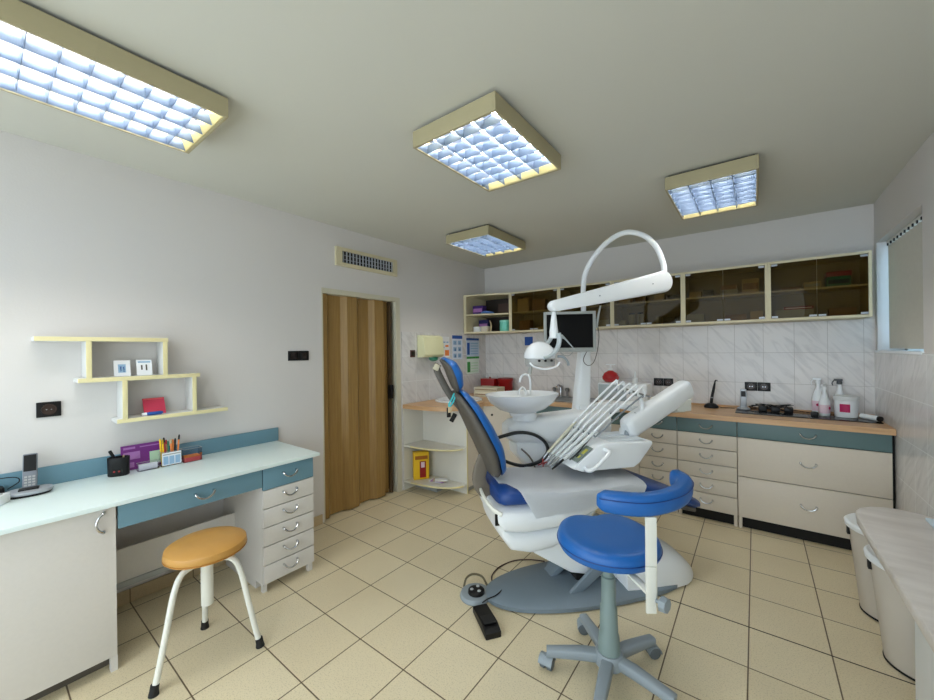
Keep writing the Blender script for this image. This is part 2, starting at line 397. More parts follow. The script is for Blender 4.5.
for i, o in enumerate([c for c in u.children if c.name.startswith('drawer')]):
    if i == 0: o['label'] = 'teal top drawer front'
t = thing('desk', 'long glossy white desk top with teal upstand and wide teal drawer over the knee space', 'desk', (0, 0, 0))
dw = bx('drawer', (DF-.018, .436, .682), (DF, 1.114, .794), TEAL, t, .0015)
handle(dw, (DF, .80, .752))
bx('drawer_box', (XL+.2, .45, .70), (DF-.018, 1.10, .79), CREAMW, dw)
kb = bx('back_board', (-2.915, .432, .20), (-2.895, 1.116, .42), CREAMW, t, .001); bx('ledge_strip', (-2.895, .432, .20), (-2.885, 1.116, .232), GREYC, kb)
bx('top_board', (XL+.004, -.66, .80), (DF+.022, 1.50, .822), DESKW, t, .003)
bx('upstand', (XL+.004, -.66, .8225), (XL+.022, 1.515, .925), TEAL, t, .001)

# --- stepped wall shelf
t = thing('wall_shelf', 'stepped pale yellow wall shelf of three staggered boards above the desk', 'shelf', (XL, 0, 0))
SD = .15
WSH = mat('shelf_white_face', (214, 214, 210), .5)
def board(name, a, b_):
    o = bx(name, (.001, a[0], a[1]), (SD-.006, b_[0], b_[1]), WSH, t, .001)
    bx('edging', (SD-.006, a[0], a[1]), (SD, b_[0], b_[1]), PALE, o, .0008)
board('shelf_board', (.205, 1.608), (.765, 1.632)); board('shelf_board', (.362, 1.378), (.935, 1.402)); board('shelf_board', (.520, 1.130), (1.10, 1.153))
board('upright', (.395, 1.402), (.418, 1.608)); board('upright', (.738, 1.402), (.761, 1.608))
board('upright', (.545, 1.153), (.568, 1.378)); board('upright', (.892, 1.153), (.915, 1.378))

def sheet(name, label, cat, c, w_, h_, tilt, rz, m, prints=(), group=None, d=.004):
    # upright card, local x = width, tilted back about x ; prints: (x0,z0,x1,z1,mat,name)
    t_ = thing(name, label, cat, c, rz, group)
    rot = Matrix.Rotation(R(tilt), 3, 'X')
    o = obj('card', box(BM(), (-w_/2, -d/2, 0), (w_/2, d/2, h_), .0005, rot, (0, 0, 0)), m, t_, False)
    for (x0, z0, x1, z1, mm, nm) in prints:
        obj(nm, box(BM(), (-w_/2+x0*w_, -d/2-.0012, z0*h_), (-w_/2+x1*w_, -d/2-.0002, z1*h_), 0, rot, (0, 0, 0)), mm, o, False)
    return t_
cw = PI/2   # facing +X
fr = [(0, .8, 1, 1, PAPER, 'header'), (.25, .22, .72, .75, LBLUE, 'picture'), (.36, .3, .46, .62, BLUEP, 'figure'), (.54, .25, .64, .6, BLUEP, 'figure')]
sheet('picture_card', 'small card with a pale blue picture, left one of two on the middle shelf', 'card', (XL+.085, .558, 1.403), .075, .095, -12, cw, PAPER, fr, 'small cards on the middle wall shelf')
sheet('picture_card', 'small white card with two dark marks, right one of two on the middle shelf', 'card', (XL+.085, .662, 1.403), .075, .097, -12, cw, PAPER, [(.28, .35, .38, .65, SHELLG, 'figure'), (.58, .3, .68, .68, SHELLG, 'figure'), (.1, .8, .9, .9, LBLUE, 'header')], 'small cards on the middle wall shelf')
sheet('pink_booklet', 'pink-red booklet leaning on the lowest wall shelf', 'booklet', (XL+.07, .715, 1.1535), .11, .108, -25, cw, PINK, [(.04, .9, .96, .98, SALMON, 'header')])
b = BM(); tube(b, [(0, -.04, 0), (0, -.03, 0), (0, .03, 0), (0, .04, 0)], [.007, .011, .011, .006], 12); tag(obj('glue_stick', b, BLUEP, loc=(XL+.125, .70, 1.1655)), 'small blue and white cylinder lying before the pink booklet', 'stick')
b = BM(); tube(b, [(0, -.062, 0), (0, -.0405, 0)], [.008, .0095], 12); gs = bpy.data.objects['glue_stick']; obj('cap', b, PAPER, gs)

# --- sockets, switches
def socket(label, c, n_, cols, m=BLACK, along='y', group=None, w_=.082, fn=1, cat='socket', name='power_socket'):
    # c = centre on wall face ; facing +X (along y) or -Y (along x)
    rz = PI/2 if along == 'y' else 0
    t_ = thing(name, label, cat, c, rz, group)
    for i in range(n_):
        x = (i-(n_-1)/2)*w_
        f = bx('plate', (x-w_/2+.001, -.010, -.041), (x+w_/2-.001, -.0005, .041), m, t_, .003)
        b = BM()
        if cols == 'socket':
            lathe(b, [(.030, 0), (.030, -.004), (.027, -.004), (.025, -.001)], (x, -.0101, 0), 20, 'y')
            obj('socket_ring', b, mat('brown_socket', (52, 36, 30), .3), f)
            b = BM(); lathe(b, [(.003, 0), (.003, .001)], (x-.009, -.0125, 0), 8, 'y'); lathe(b, [(.003, 0), (.003, .001)], (x+.009, -.0125, 0), 8, 'y'); obj('contact_holes', b, CHROME, f)
        else:
            box(b, (x-.026, -.014, -.026), (x+.026, -.0103, .026), .002); obj('rocker', b, mat('switch_dark', (36, 28, 26), .25), f)
    return t_
socket('dark wall socket left of the wall shelf, above the phone', (XL, .266, 1.236), 1, 'socket', w_=.095)
socket('black double light switch on the left wall between shelf and door', (XL, 1.702, 1.503), 2, 'rocker', w_=.092, cat='switch', name='light_switch')
socket('small brown switch beside the ivory towel dispenser', (XL+.008, 3.045, 1.50), 1, 'rocker', w_=.075, cat='switch', name='light_switch', m=mat('switch_brown', (74, 34, 30), .4))
socket('pair of black sockets on the back wall behind the raised arm', (-.785, YB-.008, 1.165), 2, 'socket', along='x', w_=.095, group=None)
socket('pair of black sockets on the tiles right of the cordless phone', (.015, YB-.008, 1.155), 2, 'socket', along='x', w_=.098)

# --- wall vent above the door
t = thing('wall_vent', 'cream framed ventilation grille above the folding door', 'vent', (XL, 2.44, 2.425), PI/2)
b = BM(); W_, H_ = .375, .088
box(b, (-W_, -.028, -H_), (W_, 0, -H_+.035), .002); box(b, (-W_, -.028, H_-.03), (W_, 0, H_), .002); box(b, (-W_, -.028, -H_+.035), (-W_+.065, 0, H_-.03), .002); box(b, (W_-.05, -.028, -H_+.035), (W_, 0, H_-.03), .002)
obj('frame', b, CABF, t, False)
b = BM(); box(b, (-W_+.06, -.004, -H_+.03), (W_-.045, -.001, H_-.025)); obj('backing', b, GAP, t, False)
b = BM()
for i in range(17):
    x = -W_+.085+i*.0375; box(b, (x-.002, -.02, -.055), (x+.002, -.005, .06), 0, Matrix.Rotation(R(20), 3, 'Z'))
for z in (-.02, .02): box(b, (-W_+.065, -.014, z-.002), (W_-.05, -.010, z+.002))
obj('grille', b, SILV, t, False)

# ------------------------------------------------------------------ back counter and corner units
CF, CT = 3.93, .943
def drawer_unit(label, x0, x1, zs, teal_first=True, group=None, cm=CREAM):
    u = thing('drawer_unit', label, 'drawer unit', ((x0+x1)/2, CF, 0), 0, group)
    w_ = (x1-x0)/2
    bx('carcass', (-w_+.001, .018, .095), (w_-.001, .575, .898), cm, u, .001)
    bx('gap_shade_plate', (-w_+.003, .0172, .10), (w_-.003, .0185, .896), GAP, u)  # near-black plate behind the fronts, paints shade into the drawer gaps
    bx('plinth', (-w_+.002, .055, 0), (w_-.002, .08, .0945), GAP, u)
    for s in (-1, 1): bx('leg', (s*(w_-.028), .02, 0), (s*(w_-.003), .045, .0945), cm, u)
    for i in range(len(zs)-1):
        o = front_panel(u, (-w_+.002, 0, zs[i+1]+.006), (w_-.002, .018, zs[i]), TEALG if i == 0 and teal_first else cm, 'drawer', 'x', (0, -1, 0), (0, 0, zs[i]-(.05 if zs[i]-zs[i+1] < .2 else .145)))
        if i == 0 and teal_first: o['label'] = 'grey-teal top drawer front'
    return u
six = [.897, .767, .637, .501, .375, .243, .098]
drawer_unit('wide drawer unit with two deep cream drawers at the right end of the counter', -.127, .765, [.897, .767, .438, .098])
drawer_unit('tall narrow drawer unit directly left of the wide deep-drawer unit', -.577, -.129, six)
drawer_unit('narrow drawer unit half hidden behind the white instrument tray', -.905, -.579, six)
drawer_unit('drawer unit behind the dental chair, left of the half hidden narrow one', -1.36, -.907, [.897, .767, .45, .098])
bx('gap_shade_strip', (.767, CF+.03, 0), (XR-.01, CF+.05, .898), GAP)  # dark strip stands for the shade in the gap beside the wall
tag(bpy.data.objects['gap_shade_strip'], 'narrow black strip painting the shade in the gap between wide drawer unit and right wall', 'panel')
u = thing('sink_cabinet', 'low cabinet with cream doors below the steel sink on the back wall', 'cabinet', (0, 0, 0))
bx('carcass', (-2.03, CF+.018, .095), (-1.362, YB-.02, .898), CREAM, u, .001)
bx('rail', (-2.03, CF, .77), (-1.364, CF+.018, .897), TEALG, u, .001)
bx('door', (-2.03, CF, .098), (-1.70, CF+.018, .767), CREAM, u, .001); bx('door', (-1.697, CF, .098), (-1.364, CF+.018, .767), CREAM, u, .001)
bx('plinth', (-2.03, CF+.05, 0), (-1.364, CF+.07, .095), GAP, u)
u = thing('corner_cabinet', 'cream corner cabinet with a slanted door behind the spittoon', 'cabinet', (0, 0, 0))
poly = [(XL+.012, 3.52), (-2.45, 3.52), (-2.035, CF), (-2.035, YB-.02), (XL+.012, YB-.02)]
b = BM(); prism(b, poly, .095, .898); obj('carcass', b, CREAM, u, False)
b = BM(); prism(b, [(XL+.03, 3.54), (-2.50, 3.56), (-2.08, CF+.04), (-2.06, YB-.03), (XL+.03, YB-.03)], 0, .095); obj('plinth', b, GAP, u, False)
dv = Vector((-2.035+2.45, CF-3.52, 0)); ln = dv.length; dv.normalize(); nn = Vector((dv.y, -dv.x, 0))
def slab(p, s0, s1, z0_, z1_, th_):
    a = Vector(p)+dv*s0; c_ = Vector(p)+dv*s1; return [(v.x, v.y) for v in (a+nn*.001, c_+nn*.001, c_+nn*th_, a+nn*th_)]
b = BM(); prism(b, slab((-2.45, 3.52, 0), .01, ln-.01, 0, 0, .018), .098, .895); dr = obj('door', b, CREAM, u, False)
kp = Vector((-2.45, 3.52, .80))+dv*(.09)+nn*.018
b = BM(); tube(b, [kp, kp+nn*.012, kp+nn*.02], [.006, .013, .009], 12); obj('knob', b, BLACK, dr)
u = thing('side_cabinet', 'cream base cabinet on the left wall beside the open curved shelves', 'cabinet', (0, 0, 0))
bx('carcass', (XL+.012, 3.215, .06), (-2.47, 3.518, .898), CREAM, u, .001)
bx('door', (-2.4695, 3.217, .065), (-2.452, 3.516, .895), CREAM, u, .001)
bx('plinth', (XL+.02, 3.22, 0), (-2.50, 3.515, .06), GREYC, u)
# open curved corner shelf
u = thing('corner_shelf', 'white open shelf unit with curved boards beside the folding door', 'shelf', (0, 0, 0))
def qpoly(s=1.0, x0=XL+.012, y1=3.198, n=12):
    a, c_ = (-2.455-x0)*s, (y1-2.895)*s
    return [(x0, y1)]+[(x0+a*math.sin(PI/2*i/n)**.9 if i else x0, y1-c_*(math.cos(PI/2*i/n)**.8 if i < n else 0)) for i in range(n+1)]
WSHELF = mat('corner_shelf_white', (222, 220, 210), .5)
bx('side_panel', (XL+.012, 3.199, 0), (-2.452, 3.213, .898), WSHELF, u, .001)
bx('back_panel', (XL+.009, 2.893, .0), (XL+.0115, 3.199, .898), WSHELF, u)
for z in (.09, .48):
    b = BM(); prism(b, qpoly(), z, z+.018, bev=.001); o = obj('shelf_board', b, WSHELF, u)
    b = BM(); q = qpoly()[1:]; q2 = qpoly(1.006)[1:]
    tube(b, [(x, y, z+.009) for x, y in q[1:-1]], .0095, 8); obj('edging', b, PALE, o)
bx('edge_strip', (-2.452, 3.198, 0), (-2.446, 3.214, .898), PALE, u)
b = BM(); box(b, (XL+.03, 3.05, 0), (-2.75, 3.19, .075)); obj('plinth', b, GREYC, u, False)

# worktop (one L-shaped beech board)
t = thing('worktop', 'beech wood worktop running along the back wall and round the left corner', 'worktop', (0, 0, 0))
q = qpoly(1.0)[1:]; n = len(q)
curve = [(XL+.010, 2.885)]+[(x+.02, y-.012) for x, y in q[1:]]
poly = curve+[(-2.425, 3.50), (-2.025, CF-.025), (XR-.012, CF-.025), (XR-.012, YB-.010), (XL+.010, YB-.010)]
b = BM(); prism(b, poly, .9, CT); obj('board', b, WOOD, t, False)
bx('upstand', (-1.3, YB-.027, CT+.0005), (XR-.012, YB-.0105, CT+.02), WOOD, t, .002)

# basin set in left worktop
t = thing('wash_basin', 'round white inset wash basin in the left worktop behind the backrest', 'basin', (-2.79, 3.50, CT))
b = BM(); lathe(b, [(.28, .001), (.281, .012), (.268, .018), (.25, .012), (.23, .006), (.15, .003), (.02, .002)], n=36); obj('bowl', b, PORC, t)
b = BM(); lathe(b, [(.02, .0045), (.018, .007)], n=16); obj('drain', b, CHROME, t)
# steel sink
t = thing('steel_sink', 'stainless steel sink with low rim in the back worktop behind the column', 'sink', (-1.66, 4.2, CT))
b = BM()
box(b, (-.27, -.22, .001), (.27, -.18, .012), .003); box(b, (-.27, .17, .001), (.27, .22, .012), .003); box(b, (-.27, -.18, .001), (-.22, .17, .012), .003); box(b, (.22, -.18, .001), (.27, .17, .012), .003); box(b, (-.22, -.18, .0008), (.22, .17, .003))
obj('basin_rim', b, STEEL, t, False)
b = BM(); lathe(b, [(.02, .003), (.02, .006)], n=16); obj('drain', b, BLACK, t)
t = thing('sink_tap', 'low chrome mixer tap with two handles behind the steel sink', 'tap', (-1.93, 4.46, CT))
b = BM(); lathe(b, [(.02, .001), (.018, .05), (.016, .14)], n=14); tube(b, [(0, 0, .11), (.0, -.05, .15), (0, -.12, .13)], .01, 10, 4); obj('spout', b, CHROME, t)
for s in (-1, 1):
    b = BM(); lathe(b, [(.014, .001), (.014, .06), (.024, .07), (.026, .10), (.018, .11)], (s*.085, 0, 0), 12); obj('tap_handle', b, STEEL, t)

# ------------------------------------------------------------------ upper glass cabinets
UX = [XL+.02, -2.49, -1.83, -1.222, -.552, .094, .722]; UZ0, UZ1, UF = 1.752, 2.262, 4.20
def wall_unit(i, label, name='wall_cabinet'):
    x0, x1 = UX[i], UX[i+1]; u = thing(name, label, 'cabinet', (x0, UF, UZ0), 0, 'glass fronted wall cabinets' if i else None)
    W_ = x1-x0; H_ = UZ1-UZ0; D_ = YB-.009-UF; th = .02
    b = BM()
    box(b, (.0005, 0, 0), (th, D_, H_), .001); box(b, (W_-th, 0, 0), (W_-.0005, D_, H_), .001)
    box(b, (th, 0, 0), (W_-th, D_, th), .001); box(b, (th, 0, H_-th), (W_-th, D_, H_), .001)
    obj('carcass', b, CABF, u, False)
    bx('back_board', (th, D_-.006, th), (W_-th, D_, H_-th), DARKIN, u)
    bx('inner_shelf', (th+.001, .035, .248), (W_-th-.001, D_-.008, .262), CABF, u)
    if i:
        for k in (0, 1):
            a = th+.002+k*(W_/2-th); g = bx('glass_door', (a, .004, th+.002), (a+W_/2-th-.004, .009, H_-th-.002), SMOKE, u)
            ox = a+.003 if k == 0 else a+W_/2-th-.045
            for zz in (th+.004, H_-th-.022): bx('hinge_clip', (ox, -.004, zz), (ox+.04, .0035, zz+.016), SILV, g)
            ox = a+W_/2-th-.05 if k == 0 else a+.006
            bx('catch_plate', (ox, -.004, th+.004), (ox+.045, .0035, th+.018), SILV, g)
    return u
# open slanted corner unit
u = thing('open_wall_shelf', 'open cream corner wall shelf at the left end of the glass cabinets', 'shelf', (0, 0, 0))
ya, yb_ = 4.0, UF
def cpoly(inset=0): return [(XL+.009+inset, YB-.010), (XL+.009+inset, ya+inset*.2)]+[(XL+.009+inset+(UX[1]-.001-XL-.009-inset*2)*k/6, ya+(yb_-ya)*k/6-.035*math.sin(PI*k/6)) for k in range(1, 7)]+[(UX[1]-.001-inset, YB-.010)]
for nm, z0_, z1_ in (('bottom_board', UZ0, UZ0+.02), ('inner_shelf', UZ0+.235, UZ0+.252), ('top_board', UZ1-.022, UZ1)):
    b = BM(); prism(b, cpoly(.0 if nm != 'inner_shelf' else .022), z0_, z1_, bev=.001); obj(nm, b, CABF, u, False)
b = BM(); prism(b, [(XL+.009, ya), (XL+.05, ya+.002), (XL+.05, ya+.03), (XL+.03, ya+.03), (XL+.03, YB-.010), (XL+.009, YB-.010)], UZ0+.0205, UZ1-.0225); obj('side_board', b, CABF, u, False)
bx('side_board', (UX[1]-.021, yb_+.001, UZ0+.0205), (UX[1]-.0015, YB-.010, UZ1-.0225), CABF, u)
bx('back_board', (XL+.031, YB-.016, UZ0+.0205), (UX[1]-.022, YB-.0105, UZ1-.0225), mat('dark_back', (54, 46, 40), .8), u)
LBL = {1: 'smoked glass wall cabinet next to the open corner shelf', 2: 'smoked glass wall cabinet behind the monitor and lamp arm, second from the corner shelf',
       3: 'smoked glass wall cabinet behind the right end of the lamp arm', 4: 'smoked glass wall cabinet with the reflected arc, second from the window', 5: 'smoked glass wall cabinet at the right end beside the window'}
for i in range(1, 6): wall_unit(i, LBL[i])

# contents
zs_lo, zs_hi = UZ0+.0205, UZ0+.2625
def carton(name, label, cat, x, z, w_, h_, m, d_=.1, y=4.30, group=None, stripe=None, rz=0):
    t_ = thing(name, label, cat, (x, y, z), rz, group)
    o = bx('body', (-w_/2, 0, 0), (w_/2, d_, h_), m, t_, .0015)
    if stripe: bx('label_strip', (-w_/2+.008, -.0012, h_*.3), (w_/2-.008, -.0002, h_*.7), stripe, t_)
    return t_
carton('storage_box', 'light square box with two dark marks on upper shelf, second cabinet from window', 'box', -.028, zs_hi, .125, .135, TAN, stripe=BROWNC)
carton('storage_box', 'low pale carton left of the square box on the same upper shelf', 'box', -.19, zs_hi, .13, .055, GREYC)
carton('storage_box', 'small brown carton at the left end of the upper shelf, second cabinet from window', 'box', -.46, zs_hi, .10, .06, TAN)
carton('storage_box', 'dark green box beside the small brown carton on upper shelf', 'box', -.355, zs_hi, .08, .07, SHELLG)
carton('storage_box', 'dark flat carton stacked over the low pale carton', 'box', -.19, zs_hi+.056, .12, .04, BROWNC)
carton('storage_box', 'pale carton standing at lower left of second cabinet from window', 'box', -.46, zs_lo, .14, .085, GREYC)
carton('storage_box', 'brown tray box on the lower shelf right of the reflected arc', 'box', -.14, zs_lo, .16, .06, BROWNC)
carton('storage_box', 'low tan box at the lower right of the second cabinet from window', 'box', .015, zs_lo, .09, .08, TAN)
carton('storage_box', 'small pale box on upper shelf of the cabinet nearest the window', 'box', .39, zs_hi, .11, .06, TAN, stripe=GREYC)
carton('storage_box', 'flat brown box left of the small pale box, cabinet nearest the window', 'box', .25, zs_hi, .13, .03, BROWNC)
carton('storage_box', 'dark green carton on upper shelf nearest the window', 'box', .55, zs_hi, .14, .085, GREEND, stripe=BLACK)
carton('storage_box', 'dark red-brown flat box lying on the green carton', 'box', .55, zs_hi+.086, .15, .04, RED)
carton('storage_box', 'long grey carton on the lower shelf of the cabinet nearest the window', 'box', .27, zs_lo, .25, .075, GREYC)
carton('storage_box', 'dark red flat box on top of the long grey carton', 'box', .30, zs_lo+.0755, .19, .025, RED, stripe=PINKL)
carton('storage_box', 'brown carton on the lower shelf just left of the window end', 'box', .57, zs_lo, .16, .07, BROWNC)
carton('storage_box', 'small metal box in the cabinet behind lamp arm, left of two mugs', 'box', -1.15, zs_lo, .07, .06, SILV)
for k, x in enumerate((-1.055, -.965)):
    t = thing('glass_jar', ['left', 'right'][k]+' one of two tall clear jars on lower shelf behind the lamp arm', 'jar', (x, 4.30, zs_lo), 0, 'tall jars in the cabinet')
    b = BM(); lathe(b, [(.028, .0), (.033, .004), (.033, .11), (.026, .12)], (0, .03, 0), 18); obj('glass_body', b, GREYC, t)
    b = BM(); lathe(b, [(.03, .1205), (.03, .138)], (0, .03, 0), 18); obj('lid', b, BLACK, t)
carton('storage_box', 'tan carton on lower shelf behind the lamp arm, right of the jars', 'box', -.69, zs_lo, .11, .07, SHELLG)
carton('storage_box', 'small white bottle box between jars and the black box', 'box', -.80, zs_lo, .03, .09, GREYC)
carton('storage_box', 'row of low cartons on upper shelf behind the lamp arm, leftmost', 'box', -1.12, zs_hi, .12, .05, TAN)
carton('storage_box', 'low orange-brown carton in the middle of the upper shelf behind the lamp arm', 'box', -.96, zs_hi, .1, .055, BROWNC)
carton('storage_box', 'pale square carton at the right of the upper shelf behind the lamp arm', 'box', -.78, zs_hi, .09, .065, TAN)
carton('storage_box', 'dark carton at the far right of the upper shelf behind the lamp arm', 'box', -.65, zs_hi, .1, .05, SHELLG)
carton('storage_box', 'tall tan carton on the upper shelf of cabinet next to corner shelf', 'box', -2.36, zs_hi, .16, .17, TAN)
carton('storage_box', 'dark brown carton right of the tall tan one on the upper shelf', 'box', -2.14, zs_hi, .18, .14, BROWNC)
carton('storage_box', 'tan stack carton on the lower shelf of cabinet next to corner shelf', 'box', -2.34, zs_lo, .15, .13, BROWNC)
carton('storage_box', 'low pale carton at lower right of cabinet next to corner shelf', 'box', -2.08, zs_lo, .2, .045, TAN)
carton('storage_box', 'brown carton in lower shelf of the cabinet behind the monitor', 'box', -1.62, zs_lo, .2, .1, BROWNC)
carton('storage_box', 'grey crumpled packet left of the pole in the cabinet behind the monitor', 'box', -1.34, zs_lo, .1, .08, SILV)
carton('storage_box', 'dark carton on the upper shelf of the cabinet behind the monitor', 'box', -1.5, zs_hi, .3, .12, SHELLG)
# open shelf contents
carton('purple_packet', 'purple glove box on the upper board of the open corner shelf', 'box', -2.96, UZ0+.2525, .16, .12, mat('deep_purple', (70, 40, 120), .6), .1, 4.14, stripe=LILAC)
b = BM(); tube(b, [(-.09, 0, .02), (-.04, 0, .028), (.03, 0, .022), (.09, 0, .012)], [.014, .022, .02, .01], 10, 4, (1.6, .9, 1)); tag(obj('blue_cloth', b, mat('bluish_cloth', (90, 130, 200), .9), loc=(-2.80, 4.14, UZ0+.2525-.001)), 'bundled light blue cloth beside purple box on open corner shelf', 'cloth')
carton('storage_box', 'dark folder box at right of the upper board on the open corner shelf', 'box', -2.62, UZ0+.2525, .16, .13, mat('dark_brown_box', (66, 48, 40), .7), .1, 4.24)
carton('storage_box', 'dark blue box behind the white cartons on the open corner shelf', 'box', -2.96, UZ0+.0205, .15, .17, mat('dark_blue_box', (34, 36, 90), .6), .06, 4.27, stripe=LILAC)
carton('white_carton', 'white carton at the left of the lower open corner shelf', 'box', -2.99, UZ0+.0205, .1, .075, PAPER, .07, 4.15)
carton('white_carton', 'white carton beside the mint roll on the lower open corner shelf', 'box', -2.87, UZ0+.0205, .1, .075, mat('offwhite_carton', (214, 206, 190), .7), .07, 4.16)
b = BM(); tube(b, [(0, 0, 0), (.012, 0, .09), (-.01, 0, .15)], [.012, .011, .006], 10, 4); tag(obj('pump_nozzle', b, TAN, loc=(-2.79, 4.19, UZ0+.0205)), 'slim beige bottle neck between white carton and mint tub', 'bottle')
t = thing('mint_tub', 'mint green round tub on the lower open corner shelf', 'tub', (-2.61, 4.27, UZ0+.0205))
b = BM(); lathe(b, [(.066, 0), (.07, .005), (.07, .12)], n=26); obj('body', b, MINT, t); b = BM(); lathe(b, [(.073, .1205), (.073, .142), (.068, .146)], n=26); obj('lid', b, mat('mint_lid', (140, 214, 196), .4), t)

# ------------------------------------------------------------------ things on the left wall / left worktop
t = thing('towel_dispenser', 'ivory paper towel dispenser on the tiled wall above the basin', 'dispenser', (XL+.009, 3.29, 1.455), 0)
b = BM(); prism(b, [(0, 0), (.09, 0), (.125, .03), (.10, .235), (.06, .255), (0, .255)], -.17, .17, 'xz', .008); obj('housing', b, PALEY, t)
b = BM(); lathe(b, [(.02, -.05), (.05, -.035), (.055, -.0005)], (.07, .03, 0), 20); obj('tray', b, GREEND, t)
def poster(label, y, z, w_, h_, parts, base=PAPER):
    t_ = thing('poster', label, 'poster', (XL+.0085, y, z), PI/2, 'instruction posters on the tiled wall')
    o = bx('sheet', (-w_/2, -.0015, -h_/2), (w_/2, -.0002, h_/2), base, t_)
    for (x0, z0, x1, z1, mm) in parts: bx('print', (-w_/2+x0*w_, -.0024, -h_/2+z0*h_), (-w_/2+x1*w_, -.0016, -h_/2+z1*h_), mm, o)
poster('white poster with small orange figures right of the ivory dispenser', 3.60, 1.575, .20, .26, [(.55, .08, .95, .35, ORANGE), (.1, .7, .3, .76, LBLUE), (.4, .7, .6, .76, LBLUE), (.7, .7, .9, .76, LBLUE), (.1, .45, .5, .5, LBLUE), (.6, .5, .9, .6, ORANGE)])
poster('white poster with blue header and three rows of blue pictures', 3.86, 1.57, .21, .31, [(0, .86, 1, 1, BLUEP)]+[(.1+.45*i, .07+.27*j, .42+.45*i, .24+.27*j, LBLUE) for i in (0, 1) for j in range(3)]+[(.22+.45*i, .08+.27*j, .34+.45*i, .18+.27*j, BLUEP) for i in (0, 1) for j in range(3)], mat('blue_white_paper', (214, 222, 236), .8))
poster('blue headed upper half poster at the corner of the room', 4.20, 1.57, .29, .25, [(0, .88, 1, 1, BLUEP), (.05, .1, .25, .75, BLUEP)]+[(.32, .12+.14*j, .92, .18+.14*j, LBLUE) for j in range(5)], mat('pale_blue_paper', (196, 212, 232), .8))
poster('green headed poster right below the blue headed one in the corner', 4.20, 1.325, .29, .235, [(0, .88, 1, 1, GREENP), (.05, .1, .28, .7, GREENP)]+[(.36, .12+.16*j, .9, .17+.16*j, LGREEN) for j in range(4)], mat('pale_green_paper', (222, 234, 224), .8))
tag(bx('blue_notice', (-2.455, YB-.0105, 1.585), (-2.335, YB-.0085, 1.70), BLUEP), 'small square dark blue sign on back tiles left of the lamp head', 'sign')
def book(label, c, s, m, rz=0, group='stack beside the red boxes'):
    t_ = thing('flat_box', label, 'box', c, rz, group); bx('body', (-s[0]/2, -s[1]/2, 0), (s[0]/2, s[1]/2, s[2]), m, t_, .002)
    bx('spine_line', (-s[0]/2+.01, -s[1]/2-.0015, s[2]*.4), (s[0]/2-.01, -s[1]/2-.0003, s[2]*.6), BROWNC, t_)
book('lower cream flat box of the two stacked behind the backrest', (-2.70, 4.02, CT+.001), (.34, .22, .06), mat('cream_box', (226, 216, 190), .7), R(10))
book('upper cream flat box of the two stacked behind the backrest', (-2.71, 4.03, CT+.062), (.33, .21, .055), mat('cream_box_b', (206, 196, 170), .7), R(4))
carton('red_box', 'dark red lidded box at left behind the spittoon bowl', 'box', -2.90, CT+.001, .22, .195, RED, .14, 4.26)
b = BM(); tube(b, [(0, .07, .1955), (0, .07, .22)], [.012, .008], 8); obj('lid_knob', b, RED, [o for o in bpy.data.objects if o.name.startswith('red_box')][0])
t = thing('red_pot', 'dark red round pot right beside the red lidded box', 'pot', (-2.67, 4.36, CT+.001))
b = BM(); lathe(b, [(.08, 0), (.09, .01), (.10, .17), (.105, .18), (.105, .20)], n=28); obj('body', b, RED, t); b = BM(); lathe(b, [(.10, .2005), (.098, .21)], n=28); obj('lid', b, mat('red_lid', (120, 14, 18), .4), t)
# yellow box and papers in the corner shelf
t = thing('yellow_box', 'yellow cardboard box with red print standing in the curved shelf unit', 'box', (-3.0, 3.06, .109), R(-35))
bx('body', (-.02, -.085, 0), (.06, .085, .30), YEL, t, .002)
o = bx('print', (.0602, -.02, .02), (.0612, .05, .20), RED, t); bx('print', (.0602, -.07, .22), (.0612, .07, .26), mat('brown_print', (170, 100, 20), .6), t); bx('print', (.0614, -.005, .13), (.0622, .035, .19), PINKL, o)
t = thing('paper_pile', 'low pile of leaflets and white packets on the bottom curved shelf', 'papers', (-2.76, 3.08, .109), R(20))
for k in range(4):
    b = BM(); box(b, (-.09+.02*k, -.045, .001+.006*k), (.07+.012*k, .05, .0065+.006*k), .001, Matrix.Rotation(R(12*k-15), 3, 'Z')); obj('leaflet', b, [PAPER, LILAC, TAN, PAPER][k], t, False)

# ------------------------------------------------------------------ desk things
t = thing('cordless_phone', 'grey cordless phone standing in its charging cradle on the desk', 'phone', (-2.975, .185, .8225), R(82))
b = BM(); rings = [[(.085*r_*math.copysign(abs(math.cos(a))**.8, math.cos(a)), -.008+.066*r_*math.copysign(abs(math.sin(a))**.8, math.sin(a)), z) for a in [2*PI*k/28 for k in range(28)]] for r_, z in ((.86, .0), (.96, .012), (1, .018), (.97, .026), (.6, .030), (.05, .031))]; ringloft(b, rings); base = obj('cradle', b, SILV, t)
b = BM(); rings = [[(.085*r_*math.copysign(abs(math.cos(a))**.8, math.cos(a)), -.008+.066*r_*math.copysign(abs(math.sin(a))**.8, math.sin(a)), z) for a in [2*PI*k/28 for k in range(28)]] for r_, z in ((.90, .0005), (.965, .0105))]; ringloft(b, rings); obj('cradle_skirt', b, BLACK, base)
bx('key_recess', (-.035, -.045, .029), (.035, .0, .036), BLACK, base, .002)
rt = Matrix.Rotation(R(-16), 3, 'X')
b = BM(); box(b, (-.026, .006, .02), (.026, .030, .20), .006, rt, (0, .02, .02)); hs = obj('handset', b, mat('handset_grey', (120, 124, 132), .4), t)
b = BM(); box(b, (-.022, .0035, .11), (.022, .0055, .193), 0, rt, (0, .02, .02)); obj('display', b, BLACK, hs, False)
b = BM()
for i in range(3):
    for j in range(4): box(b, (-.019+i*.014, .0035, .035+j*.014), (-.009+i*.014, .0055, .044+j*.014), 0, rt, (0, .02, .02))
obj('keypad', b, GREYC, hs, False)
